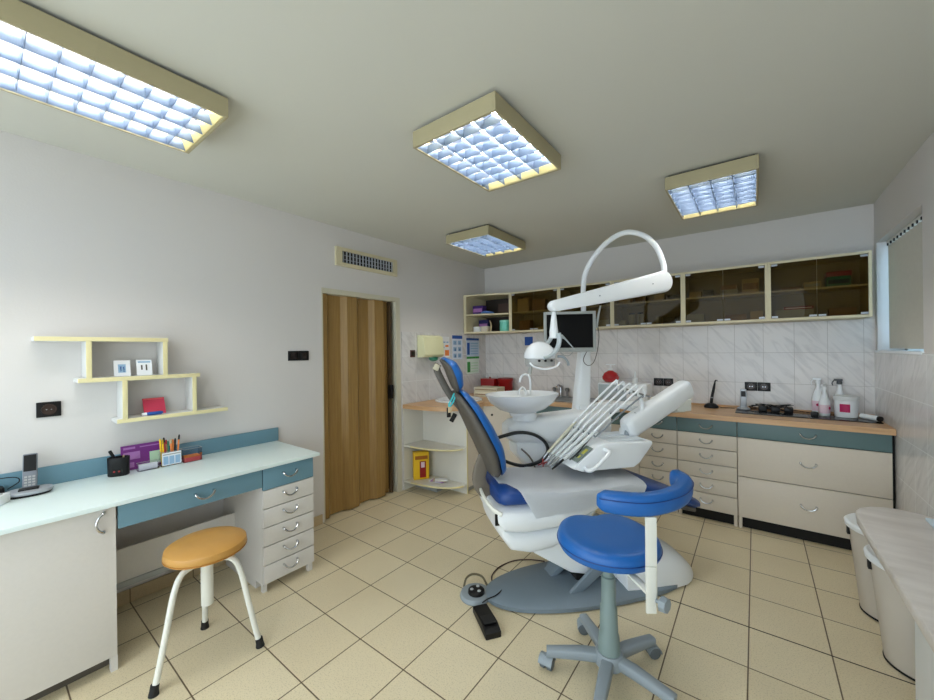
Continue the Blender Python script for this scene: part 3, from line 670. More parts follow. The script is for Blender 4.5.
t = thing('socket_strip', 'white power strip end with round socket at the left edge of the desk', 'power strip', (-2.90, .06, .8225), R(60))
bx('body', (-.12, -.035, 0), (.05, .035, .045), WHITE, t, .005)
b = BM(); lathe(b, [(.026, .0451), (.026, .047), (.022, .0465)], (.012, 0, 0), 20); so = obj('socket_ring', b, GREYC, t)
b = BM(); lathe(b, [(.004, .047), (.004, .0478)], (.004, 0, 0), 8); lathe(b, [(.004, .047), (.004, .0478)], (.022, 0, 0), 8); obj('contact_holes', b, BLACK, so)
t = thing('black_adapter', 'black plug adapter with a cable behind the phone at the left wall', 'adapter', (-3.035, .085, .8225), R(4))
bx('body', (-.03, -.06, 0), (.03, .02, .05), BLACK, t, .008)
b = BM(); tube(b, [(0, .03, .03), (.0, .07, .06), (-.01, .05, .085), (-.02, -.05, .09), (-.02, -.2, .10)], .0025, 6, 5); obj('cable', b, BLACK, t)

t = thing('pen_cup', 'black wide pen cup with red marks on the desk', 'pen cup', (-2.985, .53, .8225), R(62))
b = BM(); rings = []
for r_, z in ((.9, 0), (1, .004), (1.04, .108), (.95, .109), (.93, .02)): rings.append([(.048*r_*math.copysign(abs(math.cos(a))**.7, math.cos(a)), .03*r_*math.copysign(abs(math.sin(a))**.7, math.sin(a)), z) for a in [2*PI*k/24 for k in range(24)]])
ringloft(b, rings); obj('body', b, BLACK, t)
for x in (-.01, .012):
    b = BM(); lathe(b, [(.005, -.0335), (.005, -.031)], (x, 0, .03), 8, 'y'); obj('red_mark', b, RED, t)
def pen(label, c, top, m, r=.004, tip=None, cat='pen', name='pen', group='pens and pencils in the desk holders'):
    t_ = thing(name, label, cat, c, 0, group); v = Vector(top)-Vector(c)
    b = BM(); tube(b, [v*0, v*.82], [r, r], 8); obj('barrel', b, m, t_)
    b = BM(); tube(b, [v*.8205, v*.95, v], [r*1.08, r*1.05, r*.6], 8); obj('cap', b, tip or m, t_)
Z0 = .8465
t_s = thing('scissors', 'black handled scissors sticking out of the black pen cup', 'scissors', (-2.985, .525, .846))
b = BM(); tube(b, [(0, 0, 0), (0, -.01, .075)], .004, 8); obj('blade', b, STEEL, t_s)
b = BM(); tube(b, [(0, -.01, .072), (.003, -.022, .10), (.003, -.034, .128)], .008, 8, 4); obj('grip', b, BLACK, t_s)
pen('pale wooden pencil inside the black pen cup', (-2.99, .55, Z0), (-3.0, .556, .935), TAN)
# leaflet holder with purple leaflet
hx = -3.03
sheet('purple_leaflet', 'purple printed leaflet standing behind the clear card box', 'leaflet', (XL+.045, .655, .8225), .20, .15, -8, cw, PURPLE, [(.06, .84, .34, .92, LILAC, 'title_line'), (.45, .86, .95, .9, LILAC, 'title_line'), (.06, .42, .45, .72, LILAC, 'text_block'), (.68, .1, .98, .62, LGREEN, 'picture'), (.1, .1, .3, .3, LILAC, 'text_block')])
def holder(label, cy, w_, h_, d_, front_m=None, cx=-3.01, wall=.0025, mcol=None, name='acrylic_box'):
    t_ = thing(name, label, 'desk organiser', (cx, cy, .8225), PI/2)
    b = BM(); lo = [b.verts.new((x, y, .0005)) for x, y in ((-w_/2, -d_/2), (w_/2, -d_/2), (w_/2, d_/2), (-w_/2, d_/2))]; hi = [b.verts.new((v.co.x, v.co.y, h_)) for v in lo]
    b.faces.new(lo)
    for k in range(4): b.faces.new((lo[k], lo[(k+1) % 4], hi[(k+1) % 4], hi[k]))
    o = obj('tray_walls', b, mcol or CLEARP, t_, False)
    b = BM(); tube(b, [(-w_/2, -d_/2, h_), (w_/2, -d_/2, h_), (w_/2, d_/2, h_), (-w_/2, d_/2, h_), (-w_/2, -d_/2, h_)], .0012, 6, cap=False); obj('rim', b, GREYC, o)
    return t_
holder('low clear card box with white cards in front of the purple leaflet', .665, .10, .045, .05, cx=-2.985)
tag(bx('white_cards', (-2.998, .620, .8255), (-2.975, .710, .858), PAPER), 'stack of white cards inside the low clear card box', 'cards')
t = holder('smoky acrylic pen box fronted with a small calendar sheet', .78, .105, .09, .055, cx=-2.995)
o = bx('calendar_sheet', (-.05, -.0305, .006), (.05, -.0285, .085), PAPER, t)
bx('print', (-.046, -.0318, .07), (.046, -.0307, .077), GREYC, o)
for k in range(3): bx('print', (-.044+.031*k, -.0318, .012), (-.018+.031*k, -.0307, .062), LILAC if k == 9 else LBLUE, o)
holder('smoky acrylic box holding salmon note paper at the right of the organisers', .892, .10, .085, .07, cx=-2.99)
tag(bx('note_paper', (-3.02, .849, .8255), (-2.96, .935, .85), SALMON), 'salmon pink note paper block inside the right acrylic box', 'paper'); tag(bx('orange_notes', (-3.02, .849, .8502), (-2.96, .935, .858), ORANGE), 'thin orange note block on top of the salmon paper', 'paper')
pens = [('yellow felt pen at the left of the acrylic pen box', .748, .745, .15, YEL, YEL), ('second yellow felt pen beside the leftmost one', .757, .757, .145, YEL, mat('dark_yellow', (190, 160, 20), .5)),
        ('dark red pen behind the yellow felt pens', .768, .764, .155, RED, BLACK), ('brown pen right of the dark red pen', .776, .775, .14, BROWNC, RED), ('dark green marker in the middle of the pen box', .785, .786, .13, GREEND, GREEND),
        ('orange pencil right of the green marker', .797, .800, .14, ORANGE, TAN), ('short orange pen beside the black marker', .806, .812, .135, ORANGE, ORANGE), ('black marker leaning right in the pen box', .810, .823, .14, BLACK, BLACK),
        ('orange pencil with black tip leaning furthest right', .822, .846, .16, ORANGE, BLACK)]
for i, (lb, y0, y1, h, m1, m2) in enumerate(pens): pen(lb, (-2.997+.006*(i % 3), y0-.01, .8265), (-3.005+.004*(i % 2), y1-.015, .8225+h+.022), m1, .005, m2)

# ------------------------------------------------------------------ right counter things
def spray(label, c, s, rz, name='spray_bottle', head=WHITE, band=PINKL, logo=MAG, w_=.05, h_=.16):
    t_ = thing(name, label, 'bottle', c, rz, 'bottles at the right end of the worktop'); b = BM()
    rings = []
    for r_, z in ((.9, 0), (1, .006), (1, .09), (.96, .105), (.45, .165), (.32, .185), (.32, .2)):
        rings.append([(w_*r_*math.copysign(abs(math.cos(a))**.8, math.cos(a)), .032*r_**.8*math.copysign(abs(math.sin(a))**.8, math.sin(a)), z*s) for a in [2*PI*k/24 for k in range(24)]])
    ringloft(b, rings); body = obj('body', b, WHITE, t_)
    b = BM(); rings = [[(w_*1.012*math.copysign(abs(math.cos(a))**.8, math.cos(a)), .0326*math.copysign(abs(math.sin(a))**.8, math.sin(a)), z*s) for a in [2*PI*k/24 for k in range(24)]] for z in (.02, .085)]
    ringloft(b, rings); obj('label_band', b, band, body)
    b = BM(); lathe(b, [(.012, 0), (.012, .002)], (0, -.0353, .06*s), 14, 'y'); obj('logo_spot', b, logo, body)
    b = BM(); zt = .2*s; lathe(b, [(.018, zt+.0005), (.018, zt+.02), (.012, zt+.03)], n=14); box(b, (-.034, -.009, zt+.028), (.02, .009, zt+.046), .004); tube(b, [(-.03, 0, zt+.035), (-.045, 0, zt+.01), (-.04, 0, zt-.012)], .004, 8, 3); obj('spray_head', b, head, t_)
spray('white spray bottle behind, nearer the tiled wall', (.43, 4.43, CT+.007), 1.3, R(-10), w_=.042)
spray('white spray bottle in front, beside the big white tub', (.458, 4.33, CT+.007), 1.08, R(60), w_=.042)
spray('white bottle with dark spray head standing behind the tub', (.565, 4.452, CT+.007), 1.28, R(0), w_=.036, head=mat('dark_spray_head', (84, 88, 92), .5))
t = thing('wipes_tub', 'big white round tub with square magenta label on the worktop', 'tub', (.588, 4.335, CT+.007), R(0))
b = BM(); lathe(b, [(.066, 0), (.07, .004), (.072, .135)], n=32); obj('body', b, WHITE, t)
b = BM(); lathe(b, [(.077, .1355), (.079, .14), (.079, .168), (.07, .173)], n=32); obj('lid', b, mat('tub_lid', (224, 228, 228), .4), t)
b = BM()
lr = .0742; fs = []
for k in range(7):
    a0 = R(-128)+R(48)*k/6; fs.append((lr*math.cos(a0), lr*math.sin(a0)))
for k in range(6):
    p, q_ = fs[k], fs[k+1]; vs = [b.verts.new((p[0], p[1], .045)), b.verts.new((q_[0], q_[1], .045)), b.verts.new((q_[0], q_[1], .11)), b.verts.new((p[0], p[1], .11))]; b.faces.new(vs)
bmesh.ops.remove_doubles(b, verts=b.verts[:], dist=1e-4); bmesh.ops.solidify(b, geom=b.faces[:], thickness=.0015); obj('label_square', b, MAG, t, False)
for lb, x0, x1 in (('black glass plate under the cordless phone and cables', -.145, .345), ('black glass plate under the white bottles and tub', .349, .76)):
    t = thing('glass_plate', lb, 'plate', ((x0+x1)/2, 4.29, CT+.0005), 0, 'black glass plates'); bx('plate', (-(x1-x0)/2, -.165, .0), ((x1-x0)/2, .175, .006), BGLASS, t, .001)
t = thing('paper_roll', 'white rolled tube with black end lying at the right wall', 'roll', (.71, 4.25, CT+.028), R(-55))
b = BM(); lathe(b, [(.018, -.07), (.02, -.068), (.02, .065)], n=18, axis='x'); obj('tube', b, WHITE, t)
b = BM(); lathe(b, [(.0205, .0655), (.0205, .08), (.012, .081)], n=18, axis='x'); obj('end_cap', b, BLACK, t)
t = thing('curing_lamp', 'black curved handpiece upright on an oval black base on the worktop', 'lamp', (-.345, 4.37, CT+.001))
b = BM(); rings = [[(.062*r_*math.cos(a), .05*r_*math.sin(a), z) for a in [2*PI*k/28 for k in range(28)]] for r_, z in ((.95, 0), (1, .005), (.96, .02), (.6, .04), (.3, .046))]; ringloft(b, rings); obj('base', b, BLACK, t)
b = BM(); tube(b, [(0, 0, .04), (.01, 0, .12), (.025, 0, .2), (.033, 0, .25), (.04, 0, .268), (.055, 0, .262)], [.014, .013, .011, .007, .005, .004], 10, 4); obj('handpiece', b, BLACK, t)
b = BM(); lathe(b, [(.015, .095), (.0145, .105)], (.007, 0, 0), 12); obj('ring_band', b, STEEL, t)
t = thing('cordless_handset', 'silver cordless handset upright in a round cradle on black glass', 'phone', (-.09, 4.36, CT+.007))
b = BM(); lathe(b, [(.05, 0), (.052, .01), (.03, .028)], n=24); obj('cradle', b, SILV, t)
b = BM(); box(b, (-.024, -.012, .02), (.024, .012, .19), .006); h_ = obj('handset', b, SILV, t); bx('display', (-.018, -.0135, .12), (.018, -.0122, .172), BLACK, h_)
t = thing('charger_cables', 'tangle of black chargers and cables on the black glass', 'cables', (.10, 4.35, CT+.007))
random.seed(3)
for k in range(3):
    bx('adapter', (-.08+.09*k, -.035, .0), (-.02+.09*k, .03, .045), BLACK, t, .006)
for k in range(4):
    b = BM(); pts = [(random.uniform(-.15, .17), random.uniform(-.07, .09), .008+random.uniform(0, .055)) for _ in range(7)]; tube(b, pts, .0035, 6, 6); obj('cable', b, BLACK, t)
b = BM(); tube(b, [(.33, 0, .01), (.25, .04, .01), (.17, .03, .02), (.1, 0, .03)], .003, 6, 5); obj('cable', b, BLACK, t)
tag(bx('black_adapter_block', (.365, 4.22, CT+.0068), (.412, 4.27, CT+.042), BLACK, None, .006), 'small black adapter in front of the white spray bottles', 'adapter')
b = BM(); tube(b, [(-.27, 4.37, CT+.006), (-.22, 4.40, CT+.006), (-.16, 4.37, CT+.011)], .003, 6, 5); tag(obj('lamp_cable', b, BLACK), 'short black cable between the curing lamp and the handset', 'cable')
# behind the instrument tray
t = thing('white_device', 'white low appliance box on the worktop behind the hoses', 'appliance', (-1.13, 4.20, CT+.001))
bx('body', (-.25, -.02, 0), (.25, .25, .215), WHITE, t, .012); bx('front_panel', (-.24, -.0235, .03), (.05, -.0202, .20), mat('device_grey', (176, 190, 196), .4), t, .001)
t = thing('red_dispenser', 'glossy red round bottle with a white pump on top of the white appliance box', 'bottle', (-1.275, 4.30, CT+.2165))
b = BM(); lathe(b, [(.03, 0), (.065, .006), (.088, .035), (.09, .06), (.07, .10), (.03, .125), (.022, .13)], n=30); obj('body', b, REDG, t)
b = BM(); lathe(b, [(.022, .1305), (.022, .15), (.012, .155), (.009, .19)], n=14); box(b, (-.05, -.01, .188), (.05, .01, .2), .003); obj('pump', b, WHITE, t)
t = thing('white_pump_bottle', 'small white bottle on the white appliance box, right of the red bottle', 'bottle', (-1.02, 4.30, CT+.2165))
b = BM(); lathe(b, [(.026, 0), (.028, .005), (.028, .05), (.012, .065), (.010, .10), (.006, .125)], n=18); obj('body', b, WHITE, t)

# ------------------------------------------------------------------ three legged stool
t = thing('round_stool', 'round ochre vinyl stool on three white tube legs by the desk', 'stool', (-2.228, .726, 0))
seat = Matrix.Rotation(R(0), 3, 'X')
b = BM(); lathe(b, [(.03, .522), (.155, .525), (.172, .532), (.178, .552), (.174, .573), (.152, .585), (.08, .591), (.01, .592)], n=48); so = obj('seat', b, OCHRE, t)
b = BM()
ring = [(.1765*math.cos(2*PI*k/48), .1765*math.sin(2*PI*k/48), .540) for k in range(48)]
rr_ = [[(p[0]*s, p[1]*s, p[2]+dz) for p in ring] for s, dz in ((1, -.003), (1.012, -.002), (1.012, .002), (1, .003))]; ringloft(b, rr_, False); obj('piping', b, mat('ochre_dark', (168, 112, 40), .4), so)
b = BM(); lathe(b, [(.024, .26), (.027, .262), (.027, .487), (.022, .489), (.022, .521)], n=20); obj('centre_sleeve', b, WMETAL, t)
for a in (-75, 165, 50):
    ca, sa = math.cos(R(a)), math.sin(R(a))
    pr = [(.02, .478), (.08, .487), (.125, .468), (.155, .40), (.185, .26), (.215, .12), (.236, .03)]
    b = BM(); tube(b, [(r_*ca, r_*sa, z) for r_, z in pr], .0135, 12, 5); lg = obj('leg', b, WMETAL, t)
    b = BM(); tube(b, [(.236*ca, .236*sa, .045), (.24*ca, .24*sa, .02), (.242*ca, .242*sa, .001)], [.017, .018, .021], 14); obj('rubber_foot', b, RUBBER, lg)

# ------------------------------------------------------------------ blue assistant stool
HX, HY = -.556, 1.800
t = thing('assistant_stool', 'blue vinyl swivel stool with curved armrest and grey five-star castor base', 'stool', (HX, HY, 0))
b = BM(); lathe(b, [(.052, .075), (.058, .085), (.05, .12), (.046, .2), (.041, .21), (.038, .33), (.033, .34), (.031, .47), (.024, .475), (.024, .50)], n=28); obj('gas_column', b, COLG, t)
b = BM(); lathe(b, [(.026, .5005), (.034, .505), (.034, .552)], n=20); box(b, (-.10, -.07, .5525), (.10, .07, .568), .003); obj('seat_plate', b, BLACK, t)
b = BM()
for k in range(5):
    a = R(134-72*k); ca, sa = math.cos(a), math.sin(a)
    tube(b, [(.02*ca, .02*sa, .095), (.12*ca, .12*sa, .095), (.285*ca, .285*sa, .080)], [1, 1, .8], 16, 0, (.028, .024, .5), (0, 0, 1))
lathe(b, [(.06, .062), (.066, .07), (.064, .115), (.056, .125)], n=24)
bs = obj('star_base', b, GREY, t)
for k in range(5):
    a = R(134-72*k); ca, sa = math.cos(a), math.sin(a); cx, cy = .285*ca, .285*sa
    b = BM(); ax = Vector((-sa, ca, 0)); rot = Matrix.Rotation(R(25+17*k), 3, 'Z')
    o = BM()
    for yy in (-.017, .017): lathe(o, [(.010, -.0135), (.024, -.013), (.029, -.009), (.029, .009), (.024, .013), (.010, .0135)], (0, yy, .029), 24, 'y')
    lathe(o, [(.008, -.014), (.008, .014)], (0, 0, .029), 10, 'y')
    bmesh.ops.rotate(o, verts=o.verts[:], cent=(0, 0, 0), matrix=rot); bmesh.ops.translate(o, verts=o.verts[:], vec=(cx, cy, 0))
    b.free(); c_ = obj('caster', o, mat('caster_grey', (96, 104, 110), .5), t)
    b = BM(); arc = [(.033*math.cos(q), .029+.033*math.sin(q)) for q in [R(-5+15*j) for j in range(13)]]; prism(b, arc+[(x*.93, .029+(z-.029)*.93) for x, z in arc[::-1]], -.033, .033, 'xz')
    lathe(b, [(.012, .060), (.012, .066)], (0, 0, 0), 12)
    bmesh.ops.rotate(b, verts=b.verts[:], cent=(0, 0, 0), matrix=rot); bmesh.ops.translate(b, verts=b.verts[:], vec=(cx, cy, 0)); obj('caster_hood', b, GREY, c_)
# saddle seat
def seat_r(a):
    # a measured from +X ; notch toward far-left
    r = .233
    d = (a-R(128)+PI) % (2*PI)-PI; r -= .035*math.exp(-(d/.26)**2)
    r += .018*math.exp(-(((a-R(95)+PI) % (2*PI)-PI)/.4)**2)+.012*math.exp(-(((a-R(165)+PI) % (2*PI)-PI)/.35)**2)
    return r
b = BM(); n = 72; rings = []
for s, z in ((.25, .549), (.86, .55), (.95, .556), (.995, .575), (1.0, .594), (.975, .613), (.92, .624), (.82, .63), (.5, .628), (.2, .626), (.02, .626)):
    rings.append([(-.015+s*seat_r(2*PI*k/n)*math.cos(2*PI*k/n), .045+s*seat_r(2*PI*k/n)*math.sin(2*PI*k/n), z+.027) for k in range(n)])
ringloft(b, rings); so = obj('seat', b, BLUE, t)
b = BM(); tube(b, [(-.015+1.0*seat_r(2*PI*k/n)*math.cos(2*PI*k/n), .045+1.0*seat_r(2*PI*k/n)*math.sin(2*PI*k/n), .614) for k in range(n+1)], .003, 6, cap=False); obj('seam', b, BLUE_SHADE, so)
# armrest
W = lambda x, y, z: (x+.573-.005, y-1.788-.005, z)
arm = [W(-.548, 1.60, .895), W(-.52, 1.602, .895), W(-.46, 1.615, .895), W(-.38, 1.655, .895), W(-.315, 1.73, .90), W(-.275, 1.83, .905), W(-.27, 1.93, .915), W(-.315, 2.0, .92), W(-.335, 2.01, .92)]
b = BM(); tube(b, arm, [.55, .95, 1, 1, 1, 1, 1, .9, .5], 20, 5, (.034, .046, .7), (0, 0, 1)); ar = obj('armrest', b, BLUE, t)
ap = smooth_path(arm, 5)
b = BM(); rings = []
pk = [Vector(p) for p in ap[3:-3]]; sd = []
for i, p in enumerate(pk):
    tt = (pk[min(i+1, len(pk)-1)]-pk[max(i-1, 0)]).normalized(); s_ = tt.cross(Vector((0, 0, 1))).normalized(); sd.append(p+s_*.0355+Vector((0, 0, .018)))
tube(b, sd, .0022, 6); obj('seam', b, BLUE_SHADE, ar)
px, py = .216, -.148
b = BM(); box(b, (px-.022, py-.005, .52), (px+.022, py+.005, .855), .003, Matrix.Rotation(R(35), 3, 'Z')); obj('armrest_post', b, WMETAL, t)
b = BM(); box(b, (px-.020, py-.016, .475), (px+.020, py-.006, .66), .003, Matrix.Rotation(R(35), 3, 'Z')); br = obj('post_bracket', b, WMETAL, t)
b = BM(); tube(b, [(.0, .0, .56), (px*.6, py*.6, .56), (px-.01, py+.012, .54)], 1, 12, 3, (.018, .006, .5), (0, 0, 1)); obj('support_arm', b, WMETAL, t)
kx, ky = px+.028, py+.004
b = BM(); kd = Vector((.77, -.25, 0)).normalized(); kc = Vector((px+.018, py-.006, .53))
tube(b, [kc, kc+kd*.02, kc+kd*.021, kc+kd*.045], [.008, .008, .03, .027], 8); obj('knob', b, GREY, t)

# ------------------------------------------------------------------ foot pedal + cables
t = thing('foot_pedal', 'grey round foot control with black pedal on the floor beside chair base', 'foot pedal', (-1.40, 1.90, 0), R(-35))
b = BM(); lathe(b, [(.095, .001), (.098, .01), (.09, .028), (.06, .034), (.0, .034)], n=36); pd = obj('body', b, GREY, t)
b = BM(); lathe(b, [(.052, .0345), (.05, .05), (.03, .056), (.0, .056)], (.015, .0, 0), n=24); obj('button', b, BLACK, pd)
for k in range(3):
    a = R(120*k+20); b = BM(); lathe(b, [(.011, .0565), (.009, .06)], (.015+.028*math.cos(a), .028*math.sin(a), 0), 12); obj('button_dot', b, GREYC, pd)
b = BM(); tube(b, [(-.085, -.05, .02), (-.12, -.02, .05), (-.13, .03, .06), (-.10, .08, .05), (-.05, .095, .02)], .007, 8, 5); obj('carry_bail', b, mat('bronze_wire', (120, 112, 90), .35, .6), t)
t = thing('black_pedal', 'long black rubber treadle pedal lying in front of round foot control', 'pedal', (-1.215, 1.745, 0), R(-36))
b = BM(); prism(b, [(-.11, .001), (.12, .001), (.12, .03), (.06, .05), (-.11, .034)], -.045, .045, 'xz', .006); obj('treadle', b, BLACK, t)
b = BM(); box(b, (-.0, -.035, .050), (.08, .035, .0545), .002, Matrix.Rotation(R(-6), 3, 'Y')); obj('rubber_pad', b, RUBBER, t)
b = BM(); tube(b, [(-1.345, 2.0, .02), (-1.37, 2.05, .01), (-1.43, 2.13, .006), (-1.445, 2.25, .006), (-1.40, 2.38, .006), (-1.31, 2.46, .006), (-1.22, 2.50, .006)], .004, 8, 6)
tag(obj('pedal_cable', b, mat('dark_red_cable', (60, 28, 26), .5)), 'thin dark cable from the foot control up to the chair base', 'cable')
b = BM(); tube(b, [(-1.325, 1.96, .02), (-1.31, 2.01, .03), (-1.27, 2.0, .04), (-1.26, 1.92, .05), (-1.285, 1.87, .045), (-1.30, 1.83, .037)], .0035, 8, 6)
tag(obj('pedal_cable', b, BLACK), 'short looped black cable between the two foot pedals', 'cable')

# ------------------------------------------------------------------ dental chair (local frame: x toward the feet, y toward the unit, z up)
OX, OY, TH = -.957, 2.50, R(50)
t = thing('dental_chair', 'blue reclined dental chair on a grey oval base in the room centre', 'dental chair', (OX, OY, 0), TH)
n = 56
def oval(cx, cy, a, c_, z, e=.8): return [(cx+a*math.copysign(abs(math.cos(q))**e, math.cos(q)), cy+c_*math.copysign(abs(math.sin(q))**e, math.sin(q)), z) for q in [2*PI*k/n for k in range(n)]]
b = BM(); ringloft(b, [oval(.03, -.09, .705, .245, .001, .92), oval(.03, -.09, .72, .255, .008, .92), oval(.03, -.09, .72, .255, .03, .92), oval(.03, -.09, .69, .23, .043, .92), oval(.03, -.09, .4, .14, .052, .92), oval(.03, -.09, .02, .02, .055)]); obj('base_plate', b, BGREY, t)
# foot-end cover
b = BM(); rings = []
for x, hw, h in ((.16, .25, .31), (.24, .26, .33), (.38, .26, .305), (.50, .25, .25), (.60, .235, .19), (.66, .20, .135), (.71, .15, .085), (.725, .09, .05)):
    rings.append([(x, -.085+.82*hw*math.copysign(abs(math.cos(q))**.75, math.cos(q)), .012+max(0, math.sin(q))**.8*(h-.012)) for q in [PI*k/14 for k in range(15)]]+[(x, hw*(1-2*k/6), .010) for k in range(6, 7)][:0])
ringloft(b, rings); obj('base_cover', b, WHITE, t)
# lift arm, struts
b = BM(); prism(b, [(-.42, .36), (-.40, .285), (-.16, .135), (.10, .075), (.22, .05), (.30, .2), (.22, .34), (.0, .46), (-.30, .46)], -.175, .12, 'xz', .014); obj('lift_arm', b, WHITE, t)
for y in (-.225, .09):
    b = BM(); prism(b, [(-.205, .045), (-.12, .045), (.20, .27), (.20, .33), (.10, .30)], y-.012, y+.012, 'xz', .003); obj('strut', b, BGREY, t)
b = BM(); prism(b, [(-.25, .045), (-.20, .045), (-.03, .17), (-.05, .21)], -.05, .05, 'xz', .003); obj('strut', b, BGREY, t)
b = BM(); box(b, (-.1, -.13, .045), (.2, .13, .2), .01); obj('cavity_shade', b, GAP, t)  # black block painting the shaded void between the struts
# seat shell: two tiers
def shell(name, secs, m, e=.6):
    b = BM(); rings = []
    for x, hw, zt, zb in secs: rings.append([(x, hw*math.copysign(abs(math.cos(q))**e, math.cos(q)), (zt+zb)/2+(zt-zb)/2*math.copysign(abs(math.sin(q))**e, math.sin(q))) for q in [2*PI*k/28 for k in range(28)]])
    ringloft(b, rings); return obj(name, b, m, t)
shell('seat_shell', [(-.655, .20, .60, .57), (-.645, .235, .605, .50), (-.61, .25, .61, .45), (-.5, .255, .61, .425), (-.3, .255, .61, .43), (-.12, .25, .61, .475), (.02, .235, .615, .53), (.14, .2, .615, .58)], WHITE)
shell('lower_shell', [(-.635, .17, .52, .46), (-.615, .22, .50, .41), (-.56, .24, .47, .33), (-.44, .245, .455, .30), (-.3, .24, .45, .315), (-.16, .23, .46, .38), (-.04, .2, .50, .44), (.04, .15, .53, .5)], WHITE)
b = BM(); tube(b, [(-.70, -.03, .655), (-.70, -.12, .635), (-.675, -.20, .602), (-.63, -.247, .578)], 1, 12, 5, (.008, .012, .6), (0, 0, 1)); obj('shell_rim', b, WMETAL, t)
b = BM(); box(b, (-.662, -.222, .505), (-.636, -.206, .57), .004); obj('release_lever', b, BLACK, t)
# seat + legrest cushion
def pad(name, secs, m, e=.55, nn=32):
    b = BM(); rings = []
    for x, hw, zt, zb in secs: rings.append([(x, hw*math.copysign(abs(math.cos(q))**e, math.cos(q)), (zt+zb)/2+(zt-zb)/2*math.copysign(abs(math.sin(q))**e, math.sin(q))) for q in [2*PI*k/nn for k in range(nn)]])
    ringloft(b, rings); return obj(name, b, m, t)
pad('seat_cushion', [(-.635, .16, .665, .63), (-.63, .205, .69, .61), (-.60, .235, .71, .60), (-.56, .245, .715, .60), (-.45, .25, .70, .60), (-.2, .25, .675, .60), (.05, .25, .675, .605), (.20, .25, .68, .60), (.35, .245, .665, .585), (.5, .235, .62, .54), (.62, .225, .57, .485), (.73, .21, .525, .445), (.80, .18, .495, .435), (.825, .12, .48, .445)], BLUE_SHADE)
pad('legrest_shell', [(.10, .2, .60, .58), (.2, .256, .615, .565), (.35, .256, .60, .55), (.5, .245, .555, .505), (.62, .235, .51, .46), (.73, .215, .47, .425), (.79, .15, .45, .425)], SHELLG)
# backrest
def leaf(name, path, widths, tf, tb, m, side, yoff=0, e=.75, parent=t):
    # path in xz, perpendicular thickness; side=+1 front cushion, -1 rear shell
    P = smooth_path([(x, 0, z) for x, z in path], 5); k5 = len(P); b = BM(); rings = []
    for i, p in enumerate(P):
        tt = (P[min(i+1, k5-1)]-P[max(i-1, 0)]).normalized(); nrm = Vector((-tt.z, 0, tt.x))
        if nrm.x < 0: nrm = -nrm
        f = i/5; k = min(int(f), len(widths)-2); g = f-k
        L_ = lambda A: A[k]*(1-g)+A[k+1]*g
        hw, a_, c_ = L_(widths), L_(tf), L_(tb); ring = []
        for q in range(32):
            an = 2*PI*q/32; u = hw*math.copysign(abs(math.cos(an))**e, math.cos(an)); s = math.sin(an); v = (a_ if s > 0 else c_)*math.copysign(abs(s)**e, s)
            ring.append(p+Vector((0, u+yoff, 0))+nrm*v)
        rings.append(ring)
    ringloft(b, rings); return obj(name, b, m, parent)
bpth = [(-.595, .735), (-.615, .78), (-.655, .90), (-.72, 1.03), (-.785, 1.15), (-.84, 1.24), (-.86, 1.275)]
leaf('backrest_shell', bpth, [.07, .145, .195, .212, .198, .14, .05], [.01, .035, .05, .052, .045, .025, .01], [.01, .04, .045, .04, .03, .02, .01], SHELLG, -1)
leaf('backrest_cushion', [(x+.02, z+.012) for x, z in bpth], [.08, .16, .21, .225, .21, .15, .06], [.018, .05, .068, .068, .06, .04, .02], [.0, -.015, -.028, -.028, -.022, -.008, .0], BLUE, 1)
hp = [(-.832, 1.275), (-.85, 1.30), (-.875, 1.37), (-.90, 1.43), (-.935, 1.475)]
leaf('headrest_shell', hp, [.05, .10, .122, .112, .05], [.005, .028, .045, .038, .008], [.01, .012, .015, .014, .01], SHELLG, -1)
leaf('headrest_cushion', [(x+.006, z+.004) for x, z in hp], [.06, .115, .135, .125, .07], [.015, .042, .062, .052, .02], [.0, -.014, -.026, -.022, .0], BLUE, 1)
b = BM(); tube(b, [(-.80, 0, 1.16), (-.865, 0, 1.23), (-.92, 0, 1.32), (-.965, 0, 1.42), (-.955, 0, 1.45)], 1, 12, 4, (.022, .014, .6), (0, 1, 0)); hb = obj('headrest_bar', b, SHELLG, t)
b = BM(); box(b, (-.985, -.025, 1.41), (-.95, .025, 1.45), .008, Matrix.Rotation(R(25), 3, 'Y')); obj('headrest_block', b, mat('bracket_ivory', (190, 184, 160), .5), hb)
b = BM(); tube(b, [(-.66, .0, .86), (-.695, 0, .76), (-.70, 0, .70), (-.67, 0, .64), (-.60, 0, .60)], 1, 14, 4, (.045, .014, .5), (0, 1, 0)); obj('back_bracket', b, mat('bracket_brown_grey', (112, 104, 92), .45), t)
# armrest loop on the unit side
b = BM(); tube(b, [(-.56, .275, .875), (-.45, .285, .905), (-.32, .285, .925), (-.20, .285, .90), (-.12, .28, .84), (-.10, .28, .77), (-.16, .28, .705), (-.28, .28, .68), (-.40, .28, .71), (-.50, .27, .77)], 1, 12, 5, (.012, .017, .8), (0, 1, 0)); obj('armrest_loop', b, mat('armrest_black', (30, 32, 32), .35), t)
